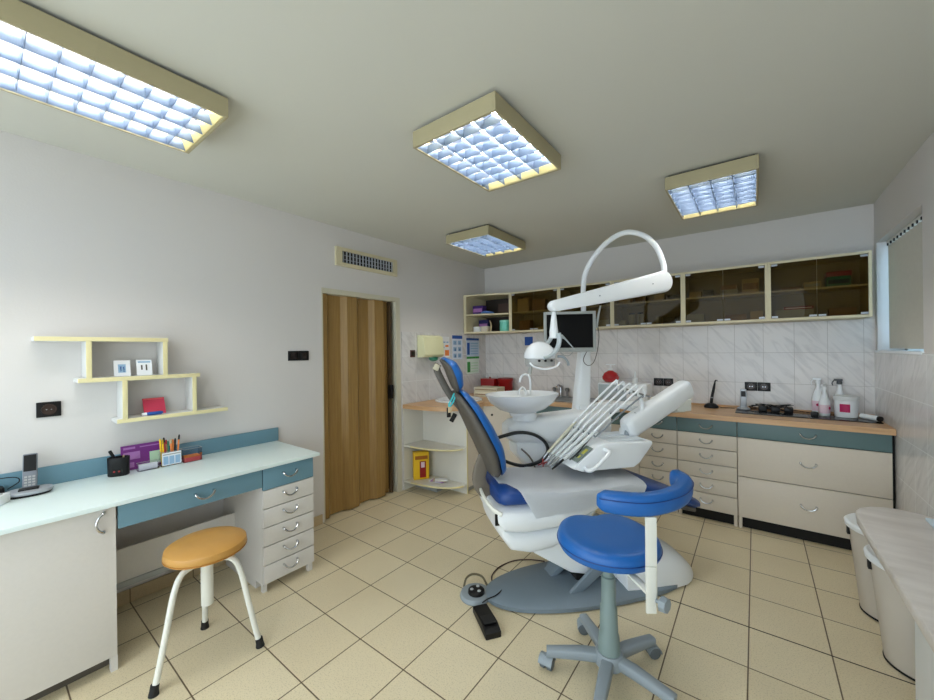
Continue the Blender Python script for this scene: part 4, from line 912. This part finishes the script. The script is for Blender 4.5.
# paper towel
tw = thing('paper_towel', 'white paper towel spread over the seat of the dental chair', 'towel', (OX, OY, 0), TH)
b = BM(); nx_, ny_ = 40, 26; grid = []
def seat_top(x):
    K = [(-.66, .69), (-.58, .715), (-.45, .70), (-.2, .676), (.05, .676), (.2, .681), (.35, .666), (.5, .62)]
    for (a, za), (c_, zc) in zip(K, K[1:]):
        if x <= c_: return za+(zc-za)*max(0, (x-a)/(c_-a))
    return K[-1][1]
rnd = random.Random(5)
for i in range(nx_+1):
    u = i/nx_; row = []
    for j in range(ny_+1):
        v = j/ny_
        y = .20-v*.62                          # runs over the near edge and hangs
        x = -.605+u*1.02+.17*max(0, v-.5)**.9*2*(1-u)-.12*v*u
        z = seat_top(x)+.0085+.0025*math.sin(23*x+9*y)+.002*math.sin(61*x-31*y)
        yy = y
        if y < -.225:
            d = -.225-y; k = min(1, d/.05); yy = -.225-min(d, .035)*.9; z -= max(0, d-.012)*1.0*(.9-.5*u)+.004
        row.append(b.verts.new((x, yy, z)))
    grid.append(row)
for i in range(nx_):
    for j in range(ny_): b.faces.new((grid[i][j], grid[i+1][j], grid[i+1][j+1], grid[i][j+1]))
bmesh.ops.solidify(b, geom=b.faces[:], thickness=.0015); obj('sheet', b, TOWEL, tw)
# keys with aqua cord hanging on the headrest bar
kk = thing('key_bunch', 'small bunch of dark keys on an aqua cord behind the backrest', 'keys', (OX, OY, 0), TH)
b = BM(); tube(b, [(-.865, -.055, 1.27), (-.88, -.06, 1.24), (-.90, -.062, 1.205), (-.895, -.062, 1.19), (-.87, -.062, 1.225), (-.855, -.055, 1.27)], .005, 6, 4); obj('cord', b, LEAF, kk)
b = BM(); box(b, (-.915, -.068, 1.125), (-.89, -.058, 1.185), .004); box(b, (-.89, -.072, 1.095), (-.862, -.062, 1.15), .004, Matrix.Rotation(R(30), 3, 'Y')); obj('keys', b, BLACK, kk)
b = BM(); box(b, (-.908, -.074, 1.155), (-.886, -.069, 1.19), .002); obj('tag', b, TAN, kk)

# ------------------------------------------------------------------ dental unit (spittoon, column, delivery)
t = thing('dental_unit', 'white dental unit with bowl, column and instrument tray beside the blue chair', 'dental unit', (OX, OY, 0), TH)
def blk(name, secs, m, axis='x', e=.55, parent=None, nn=32):
    b = BM(); rings = []
    for s_ in secs:
        q0, cy, hw, zt, zb = s_
        ring = []
        for q in [2*PI*k/nn for k in range(nn)]:
            u = hw*math.copysign(abs(math.cos(q))**e, math.cos(q)); v = (zt-zb)/2*math.copysign(abs(math.sin(q))**e, math.sin(q))
            ring.append((q0, cy+u, (zt+zb)/2+v))
        rings.append(ring)
    ringloft(b, rings); return obj(name, b, m, parent or t)
blk('unit_body', [(-.40, .40, .05, .955, .91), (-.39, .40, .08, .975, .87), (-.34, .41, .11, 1.0, .84), (-.2, .42, .125, 1.015, .82), (.0, .43, .135, 1.03, .80), (.2, .44, .14, 1.04, .79), (.4, .45, .13, 1.045, .80), (.48, .45, .10, 1.03, .84)], WHITE)
blk('drain_housing', [(-.34, .42, .04, .83, .80), (-.32, .42, .09, .84, .74), (-.22, .42, .11, .85, .62), (-.08, .43, .12, .85, .56), (.1, .44, .12, .84, .52), (.28, .45, .12, .83, .50), (.34, .45, .08, .82, .54)], WHITE)
b = BM(); lathe(b, [(.13, .012), (.135, .02), (.125, .3), (.12, .56)], (.1, .46, 0), 28); obj('pedestal', b, WHITE, t)
b = BM(); tube(b, [(-.30, .30, .80), (-.24, .29, .74), (-.20, .29, .66), (-.22, .29, .60)], .006, 8, 4); obj('suction_hose', b, mat('hose_brown', (110, 104, 96), .5), t)
# bowl
b = BM(); cxb, cyb = -.265, .36
def el(r_, z, ax_=.285, ay=.2): return [(cxb+ax_*r_*math.cos(q), cyb+ay*r_*math.sin(q), z) for q in [2*PI*k/48 for k in range(48)]]
ringloft(b, [el(.32, 1.035), el(.36, 1.06), el(.62, 1.085), el(.86, 1.135), el(.98, 1.185), el(1.0, 1.20), el(.97, 1.203), el(.9, 1.18), el(.7, 1.13), el(.4, 1.10), el(.05, 1.09)]); obj('spittoon_bowl', b, PORC, t)
b = BM(); lathe(b, [(.09, 1.0), (.095, 1.04), (.085, 1.06)], (-.24, .38, 0), 28); obj('bowl_support', b, WHITE, t)
b = BM(); tube(b, [(-.175, .42, 1.18), (-.175, .42, 1.29), (-.19, .42, 1.33), (-.22, .42, 1.34), (-.25, .42, 1.32), (-.262, .42, 1.28)], .0085, 10, 5); obj('bowl_faucet', b, WHITE, t)
b = BM(); tube(b, [(-.22, .41, 1.18), (-.22, .41, 1.215), (-.243, .41, 1.24), (-.268, .41, 1.215), (-.268, .41, 1.18)], .0085, 10, 5); obj('bowl_faucet', b, WHITE, t)
# column + pole
b = BM(); rings = []
for z, hx_, hy, cx in ((1.0, .082, .07, .30), (1.04, .066, .055, .30), (1.3, .056, .05, .32), (1.52, .046, .042, .335), (1.60, .04, .036, .337)):
    rings.append([(cx+hx_*math.copysign(abs(math.cos(q))**.5, math.cos(q)), .5+hy*math.copysign(abs(math.sin(q))**.5, math.sin(q)), z) for q in [2*PI*k/28 for k in range(28)]])
ringloft(b, rings); obj('column', b, WHITE, t)
b = BM(); box(b, (.25, .43, 1.0), (.62, .56, 1.08), .02); obj('column_foot', b, WHITE, t)
pole = [(.335, .5, 1.58), (.335, .5, 1.8), (.335, .5, 2.02), (.35, .49, 2.15), (.40, .46, 2.27), (.51, .42, 2.40), (.64, .37, 2.47), (.765, .31, 2.435), (.845, .27, 2.34), (.872, .23, 2.21), (.862, .20, 2.12)]
b = BM(); tube(b, pole, .021, 14, 5); obj('lamp_pole', b, WHITE, t)
# lamp arm bar, flat capsule tapering to the lamp end
b = BM(); a0, a1 = Vector((.835, .20, 2.045)), Vector((-.10, .15, 1.838)); r0, r1 = .083, .04
dr_ = (a0-a1).normalized(); up = Vector((-dr_.z, 0, dr_.x)); poly = []
for k in range(13):
    a = -PI/2+PI*k/12; poly.append(a0+dr_*r0*math.cos(a)+up*r0*math.sin(a))
for k in range(13):
    a = PI/2+PI*k/12; poly.append(a1+dr_*r1*math.cos(a)+up*r1*math.sin(a))
va = [b.verts.new(p+Vector((0, -.036, 0))) for p in poly]; vb_ = [b.verts.new(p+Vector((0, .036, 0))) for p in poly]; m_ = len(poly)
f1 = b.faces.new(va[::-1]); f2 = b.faces.new(vb_)
for k in range(m_): b.faces.new((va[k], va[(k+1) % m_], vb_[(k+1) % m_], vb_[k]))
bmesh.ops.bevel(b, geom=list({e for f in (f1, f2) for e in f.edges}), offset=.018, segments=3, profile=.5, affect='EDGES')
la = obj('lamp_arm', b, WHITE, t)
for f in (.12, .62):
    p = a0.lerp(a1, f); b = BM(); lathe(b, [(.005, -.0385), (.005, -.036)], (p.x, p.y, p.z), 10, 'y'); obj('screw', b, GREY, la)
# lamp head
b = BM(); tube(b, [(-.10, .15, 1.80), (-.10, .15, 1.75), (-.102, .15, 1.66), (-.104, .15, 1.61)], [.012, .020, .030, .028], 16, 4); obj('lamp_neck', b, WHITE, t)
b = BM(); tube(b, [(-.085, .11, 1.642), (-.085, .10, 1.592), (-.11, .09, 1.532), (-.165, .085, 1.487), (-.215, .08, 1.472)], 1, 10, 5, (.012, .024, .7), (0, 1, 0)); obj('lamp_yoke', b, mat('yoke_grey', (186, 196, 200), .4), t)
b = BM(); tube(b, [(-.09, .19, 1.642), (-.11, .21, 1.592), (-.15, .225, 1.542), (-.20, .23, 1.502)], 1, 10, 5, (.012, .02, .7), (0, 1, 0)); obj('lamp_yoke', b, mat('yoke_grey', (186, 196, 200), .4), t)
b = BM(); nq = 32
def hd(r_, z, ax_=.112, ay=.08, cx=-.208, cy=.155): return [(cx+ax_*r_*math.copysign(abs(math.cos(q))**.8, math.cos(q)), cy+ay*r_*math.copysign(abs(math.sin(q))**.8, math.sin(q)), z) for q in [2*PI*k/nq for k in range(nq)]]
ringloft(b, [hd(.95, 1.467), hd(1, 1.472), hd(.98, 1.502), hd(.82, 1.542), hd(.55, 1.572), hd(.2, 1.587), hd(.02, 1.588)]); hh = obj('lamp_head', b, PORC, t)
b = BM(); ringloft(b, [hd(.9, 1.414), hd(.94, 1.432), hd(.92, 1.467)]); obj('lamp_front', b, mat('lamp_lens', (176, 176, 172), .2), hh)
for k in range(3):
    b = BM(); lathe(b, [(.008, -.012), (.008, 0)], (-.25+.045*k, .155-.08, 1.454), 10, 'y'); obj('lamp_knob', b, BLACK, hh)
b = BM(); tube(b, [(-.32, .07, 1.442), (-.29, .06, 1.414), (-.21, .055, 1.397), (-.13, .06, 1.414), (-.10, .07, 1.442)], .006, 8, 5); obj('lamp_bail', b, WHITE, hh)
b = BM(); tube(b, [(-.10, .10, 1.482), (-.06, .09, 1.477), (-.03, .085, 1.442), (-.025, .085, 1.417)], .009, 8, 4); obj('lamp_grip', b, GREY, hh)
b = BM(); tube(b, [(-.275, .16, 1.412), (-.281, .16, 1.385), (-.287, .16, 1.36)], [.011, .016, .012], 10); obj('lamp_grip', b, mat('grip_grey', (180, 182, 174), .4), hh)
b = BM(); tube(b, [(-.06, .12, 1.625), (-.03, .12, 1.605), (.03, .10, 1.53)], [.014, .006, .0025], 8); obj('lamp_lever', b, mat('yoke_grey', (186, 196, 200), .4), hh)
# tray: instrument console
tray = BM(); prism(tray, [(-.115, .765), (-.05, .742), (.33, .742), (.375, .77), (.475, .885), (.47, .905), (.12, .915), (.05, .893)], -.13, .20, 'xz', .008); tr = obj('instrument_tray', tray, WHITE, t)
b = BM(); box(b, (.17, -.10, .9125), (.44, .17, .9155), .001); box(b, (.17, -.02, .9157), (.42, -.015, .918)); box(b, (.17, .05, .9157), (.42, .055, .918)); obj('tray_mat', b, mat('tray_mat', (216, 224, 230), .5), tr)
# sloping control face
p0, p1 = Vector((-.10, 0, .785)), Vector((.045, 0, .892)); dd_ = (p1-p0).normalized(); nr = Vector((-dd_.z, 0, dd_.x))
def onface(a, c_, y0, y1, h0, h1):
    b = BM(); q = [p0+dd_*a+nr*h0, p0+dd_*c_+nr*h0, p0+dd_*c_+nr*h1, p0+dd_*a+nr*h1]; prism(b, [(v.x, v.z) for v in q], y0, y1, 'xz'); return b
pf = obj('control_face', onface(.025, .165, -.125, -.045, .002, .006), LCDG, tr, False)
obj('control_display', onface(.095, .14, -.105, -.075, .0062, .008), LCD, pf, False)
obj('control_key', onface(.055, .08, -.10, -.085, .0062, .008), LCD, pf, False); obj('control_key', onface(.055, .08, -.078, -.063, .0062, .008), BLACK, pf, False)
b = BM(); tube(b, [(-.03, -.13, .765), (-.035, -.165, .762), (.0, -.185, .775), (.09, -.185, .845), (.115, -.175, .87), (.11, -.13, .875)], .0125, 12, 5); obj('tray_handle', b, PORC, tr)
# bar arm
b = BM(); c0, c1 = Vector((.435, .05, .975)), Vector((.95, .14, 1.192))
tube(b, [c0-(c1-c0).normalized()*.055, c0-(c1-c0).normalized()*.035, c0, c1, c1+(c1-c0).normalized()*.04, c1+(c1-c0).normalized()*.06], [.6, .9, 1, 1, .97, .88], 24, 0, (.06, .078, .62), (0, 0, 1)); obj('balance_arm', b, WHITE, t)
b = BM(); lathe(b, [(.05, .905), (.05, .95)], (.43, .09, 0), 20); obj('arm_pivot', b, WHITE, t)
b = BM(); box(b, (.84, .13, 1.035), (.98, .30, 1.085), .01); box(b, (.86, .08, 1.05), (.985, .20, 1.14), .01); obj('swing_arm', b, mat('swing_ivory', (214, 216, 208), .4), t)
b = BM(); box(b, (.60, .26, 1.035), (.98, .50, 1.085), .015); obj('swing_arm', b, WHITE, t)
# whips: five handpieces with rods and hoses
HP = [((.355, .130, 1.268), (.03, .130, .992), (-.167, .130, .809), (-.203, .130, .768)),
      ((.374, .082, 1.260), (.041, .082, .987), (-.161, .082, .809), (-.207, .082, .764)),
      ((.392, .034, 1.252), (.053, .034, .981), (-.156, .034, .809), (-.213, .034, .760)),
      ((.409, -.014, 1.244), (.065, -.014, .975), (-.151, -.014, .810), (-.219, -.014, .757)),
      ((.426, -.062, 1.236), (.077, -.062, .969), (-.146, -.062, .811), (-.228, -.062, .754))]
HOSE = mat('hose_grey', (132, 140, 146), .5); HPW = mat('handpiece_white', (214, 220, 220), .3)
for k, (a, m1, lo, tp) in enumerate(HP):
    a, m1, lo, tp = map(Vector, (a, m1, lo, tp))
    b = BM(); tube(b, [m1+Vector((0, 0, .012)), a+Vector((0, 0, .012)), a+Vector((.03, 0, .01)), a+Vector((.045, 0, -.02)), a+Vector((.03, 0, -.045))], [.0075, .0075, .0075, .007, .006], 10, 4); rod = obj('instrument_rod', b, WHITE, t)
    b = BM(); tube(b, [a+Vector((.03, 0, -.045)), a+Vector((.012, 0, -.04)), m1.lerp(a, .5)+Vector((.022, 0, -.018)), m1+Vector((.022, 0, -.018)), m1+Vector((.0, 0, -.012))], .0055, 8, 5); obj('hose', b, HOSE, rod)
    b = BM(); tube(b, [m1+Vector((.02, 0, .022)), m1.lerp(lo, .3), m1.lerp(lo, .65), lo], [.009, .013, .012, .009], 12, 3); hpz = obj('handpiece', b, HPW if k else mat('handpiece_ivory', (214, 212, 190), .35), t)
    b = BM(); tube(b, [lo, lo.lerp(tp, .7), tp], [.0088, .0075, .004], 10); obj('handpiece_tip', b, CHROME if k != 4 else BLACK, hpz)
    b = BM(); tube(b, [m1.lerp(lo, .0)+Vector((0, .012, -.01)), m1.lerp(lo, .5)+Vector((.01, .012, -.035)), lo+Vector((.05, .012, -.01))], .005, 8, 4); obj('hose', b, mat('hose_dark', (60, 64, 68), .5), hpz)
b = BM(); tube(b, [(.50, .04, 1.20), (.53, .04, 1.12), (.50, .04, 1.05), (.46, .04, 1.02)], .014, 12, 4); obj('whip_bracket', b, WHITE, t)
b = BM(); tube(b, [(.47, .14, 1.225), (.50, .04, 1.205), (.51, -.07, 1.195)], .008, 10, 4); obj('whip_bar', b, CHROME, t)
b = BM(); tube(b, [(.48, .04, 1.06), (.42, .04, .99), (.40, .04, .915)], .02, 12, 4); obj('whip_bracket', b, GREY, t)
b = BM(); tube(b, [(-.255, .10, .735), (-.205, .06, .765)], .004, 6); tube(b, [(-.25, .05, .765), (-.20, .11, .735)], .004, 6); tube(b, [(-.235, .06, .735), (-.22, .10, .775)], .004, 6); obj('red_clip', b, RED, t)

# monitor on the column
cf = Vector((.150, .39, 0)); wl = Matrix.Rotation(TH, 3, 'Z') @ cf + Vector((OX, OY, 0))
t = thing('monitor', 'grey framed flat monitor with black screen mounted on the white column', 'monitor', (wl.x, wl.y, 1.668), R(30))
W_, H_ = .200, .160
b = BM(); 
box(b, (-W_, 0, -H_), (-W_+.022, .03, H_), .003); box(b, (W_-.022, 0, -H_), (W_, .03, H_), .003); box(b, (-W_+.022, 0, H_-.022), (W_-.022, .03, H_), .003); box(b, (-W_+.022, 0, -H_), (W_-.022, .03, -H_+.034), .003)
obj('bezel', b, mat('monitor_grey', (164, 168, 164), .4), t)
bx('screen', (-W_+.020, .008, -H_+.030), (W_-.020, .012, H_-.020), SCREEN, t)
bx('back_housing', (-W_+.01, .0305, -H_+.01), (W_-.01, .055, H_-.01), mat('monitor_grey', (164, 168, 164), .4), t, .006)
b = BM(); box(b, (-.05, .0555, -.05), (.05, .10, .05), .004); obj('mount', b, GREY, t)
bx('badge', (-.012, -.001, -H_+.012), (.012, .0, -H_+.018), GREY, t)
b = BM(); tube(b, [(-.07, .04, -H_), (-.04, .05, -H_-.025), (.0, .05, -H_-.028), (.03, .05, -H_)], .002, 6, 5); obj('cable', b, GREY, t)
b = BM(); tube(b, [(W_+.01, .03, .10), (W_+.03, .04, -.05), (W_-.0, .05, -.22), (W_-.05, .05, -.27), (W_-.09, .05, -.22), (W_-.03, .05, -.10)], .003, 6, 5); obj('cable', b, SHELLG, t)
b = BM(); tube(b, [(W_+.005, .02, .03), (W_+.022, .02, .12), (W_+.04, .02, .20)], [.012, .009, .007], 10); obj('probe_holder', b, mat('monitor_grey', (164, 168, 164), .4), t)

# ------------------------------------------------------------------ right foreground table and bins
t = thing('marble_table', 'marble-patterned counter with a rounded end at the right edge', 'counter', (0, 0, 0))
TZ = .70; x0 = .396
pts = [(x0+.02, -.8), (x0, -.7)]
cxr, cyr = .60, 2.60
pts = [(XR-.012, -.8), (x0, -.8), (x0, 2.62)]+[(x0+.34*(1-math.cos(a))*.98, 2.62+.235*math.sin(a)) for a in [PI/2*k/10 for k in range(1, 11)]]
pts = [(XR-.012, -.8), (x0, -.8), (x0-.005, 2.64), (x0+.002, 2.72), (x0+.025, 2.775), (x0+.07, 2.825), (x0+.13, 2.855), (x0+.19, 2.855), (x0+.25, 2.82), (XR-.012, 2.74)]
b = BM(); prism(b, pts, TZ-.042, TZ, bev=.012); obj('top', b, MARB, t)
bx('support_panel', (.495, -.8, 0), (.515, 2.27, TZ-.043), WHITE, t, .001)
bx('support_panel', (.516, 2.25, 0), (XR-.012, 2.27, TZ-.043), WHITE, t, .001)
tag(bx('white_tray', (.635, 2.2, TZ+.001), (XR-.015, 2.74, TZ+.014), mat('pale_blue_tray', (214, 232, 244), .4), None, .003), 'pale blue-white flat tray on the marble counter at the right edge', 'tray')
BINB = mat('bin_body', (206, 198, 186), .45)
def bin_(label, cx, cy, z1=.655):
    t_ = thing('waste_bin', label, 'bin', (cx, cy, 0), 0, 'bins under the marble counter'); n_ = 40
    def ring(r_, z, k=1): return [(.178*r_*math.cos(q), .178*r_*math.sin(q), z) for q in [2*PI*i/n_ for i in range(n_)]]
    b = BM(); ringloft(b, [ring(.70, 0.002), ring(.74, .01), ring(1.0, z1-.03)]); bd = obj('body', b, BINB, t_)
    b = BM(); ringloft(b, [ring(.72, 0.0), ring(.755, .004), ring(.76, .012), ring(.74, .014)]); obj('base_ring', b, GAP, bd)
    b = BM(); ringloft(b, [ring(1.02, z1-.0295), ring(1.09, z1-.02), ring(1.105, z1), ring(1.04, z1+.010), ring(.9, z1+.006), ring(.3, z1+.004)]); obj('lid', b, WHITE, t_)
    bx('latch', (-.186, -.02, z1-.075), (-.172, .01, z1-.035), BLACK, t_, .002)
bin_('white lidded bin farther away under the rounded end of the marble counter', .607, 3.14, .50)
bin_('white lidded bin nearer the camera under the marble counter edge', .622, 2.71, .50)
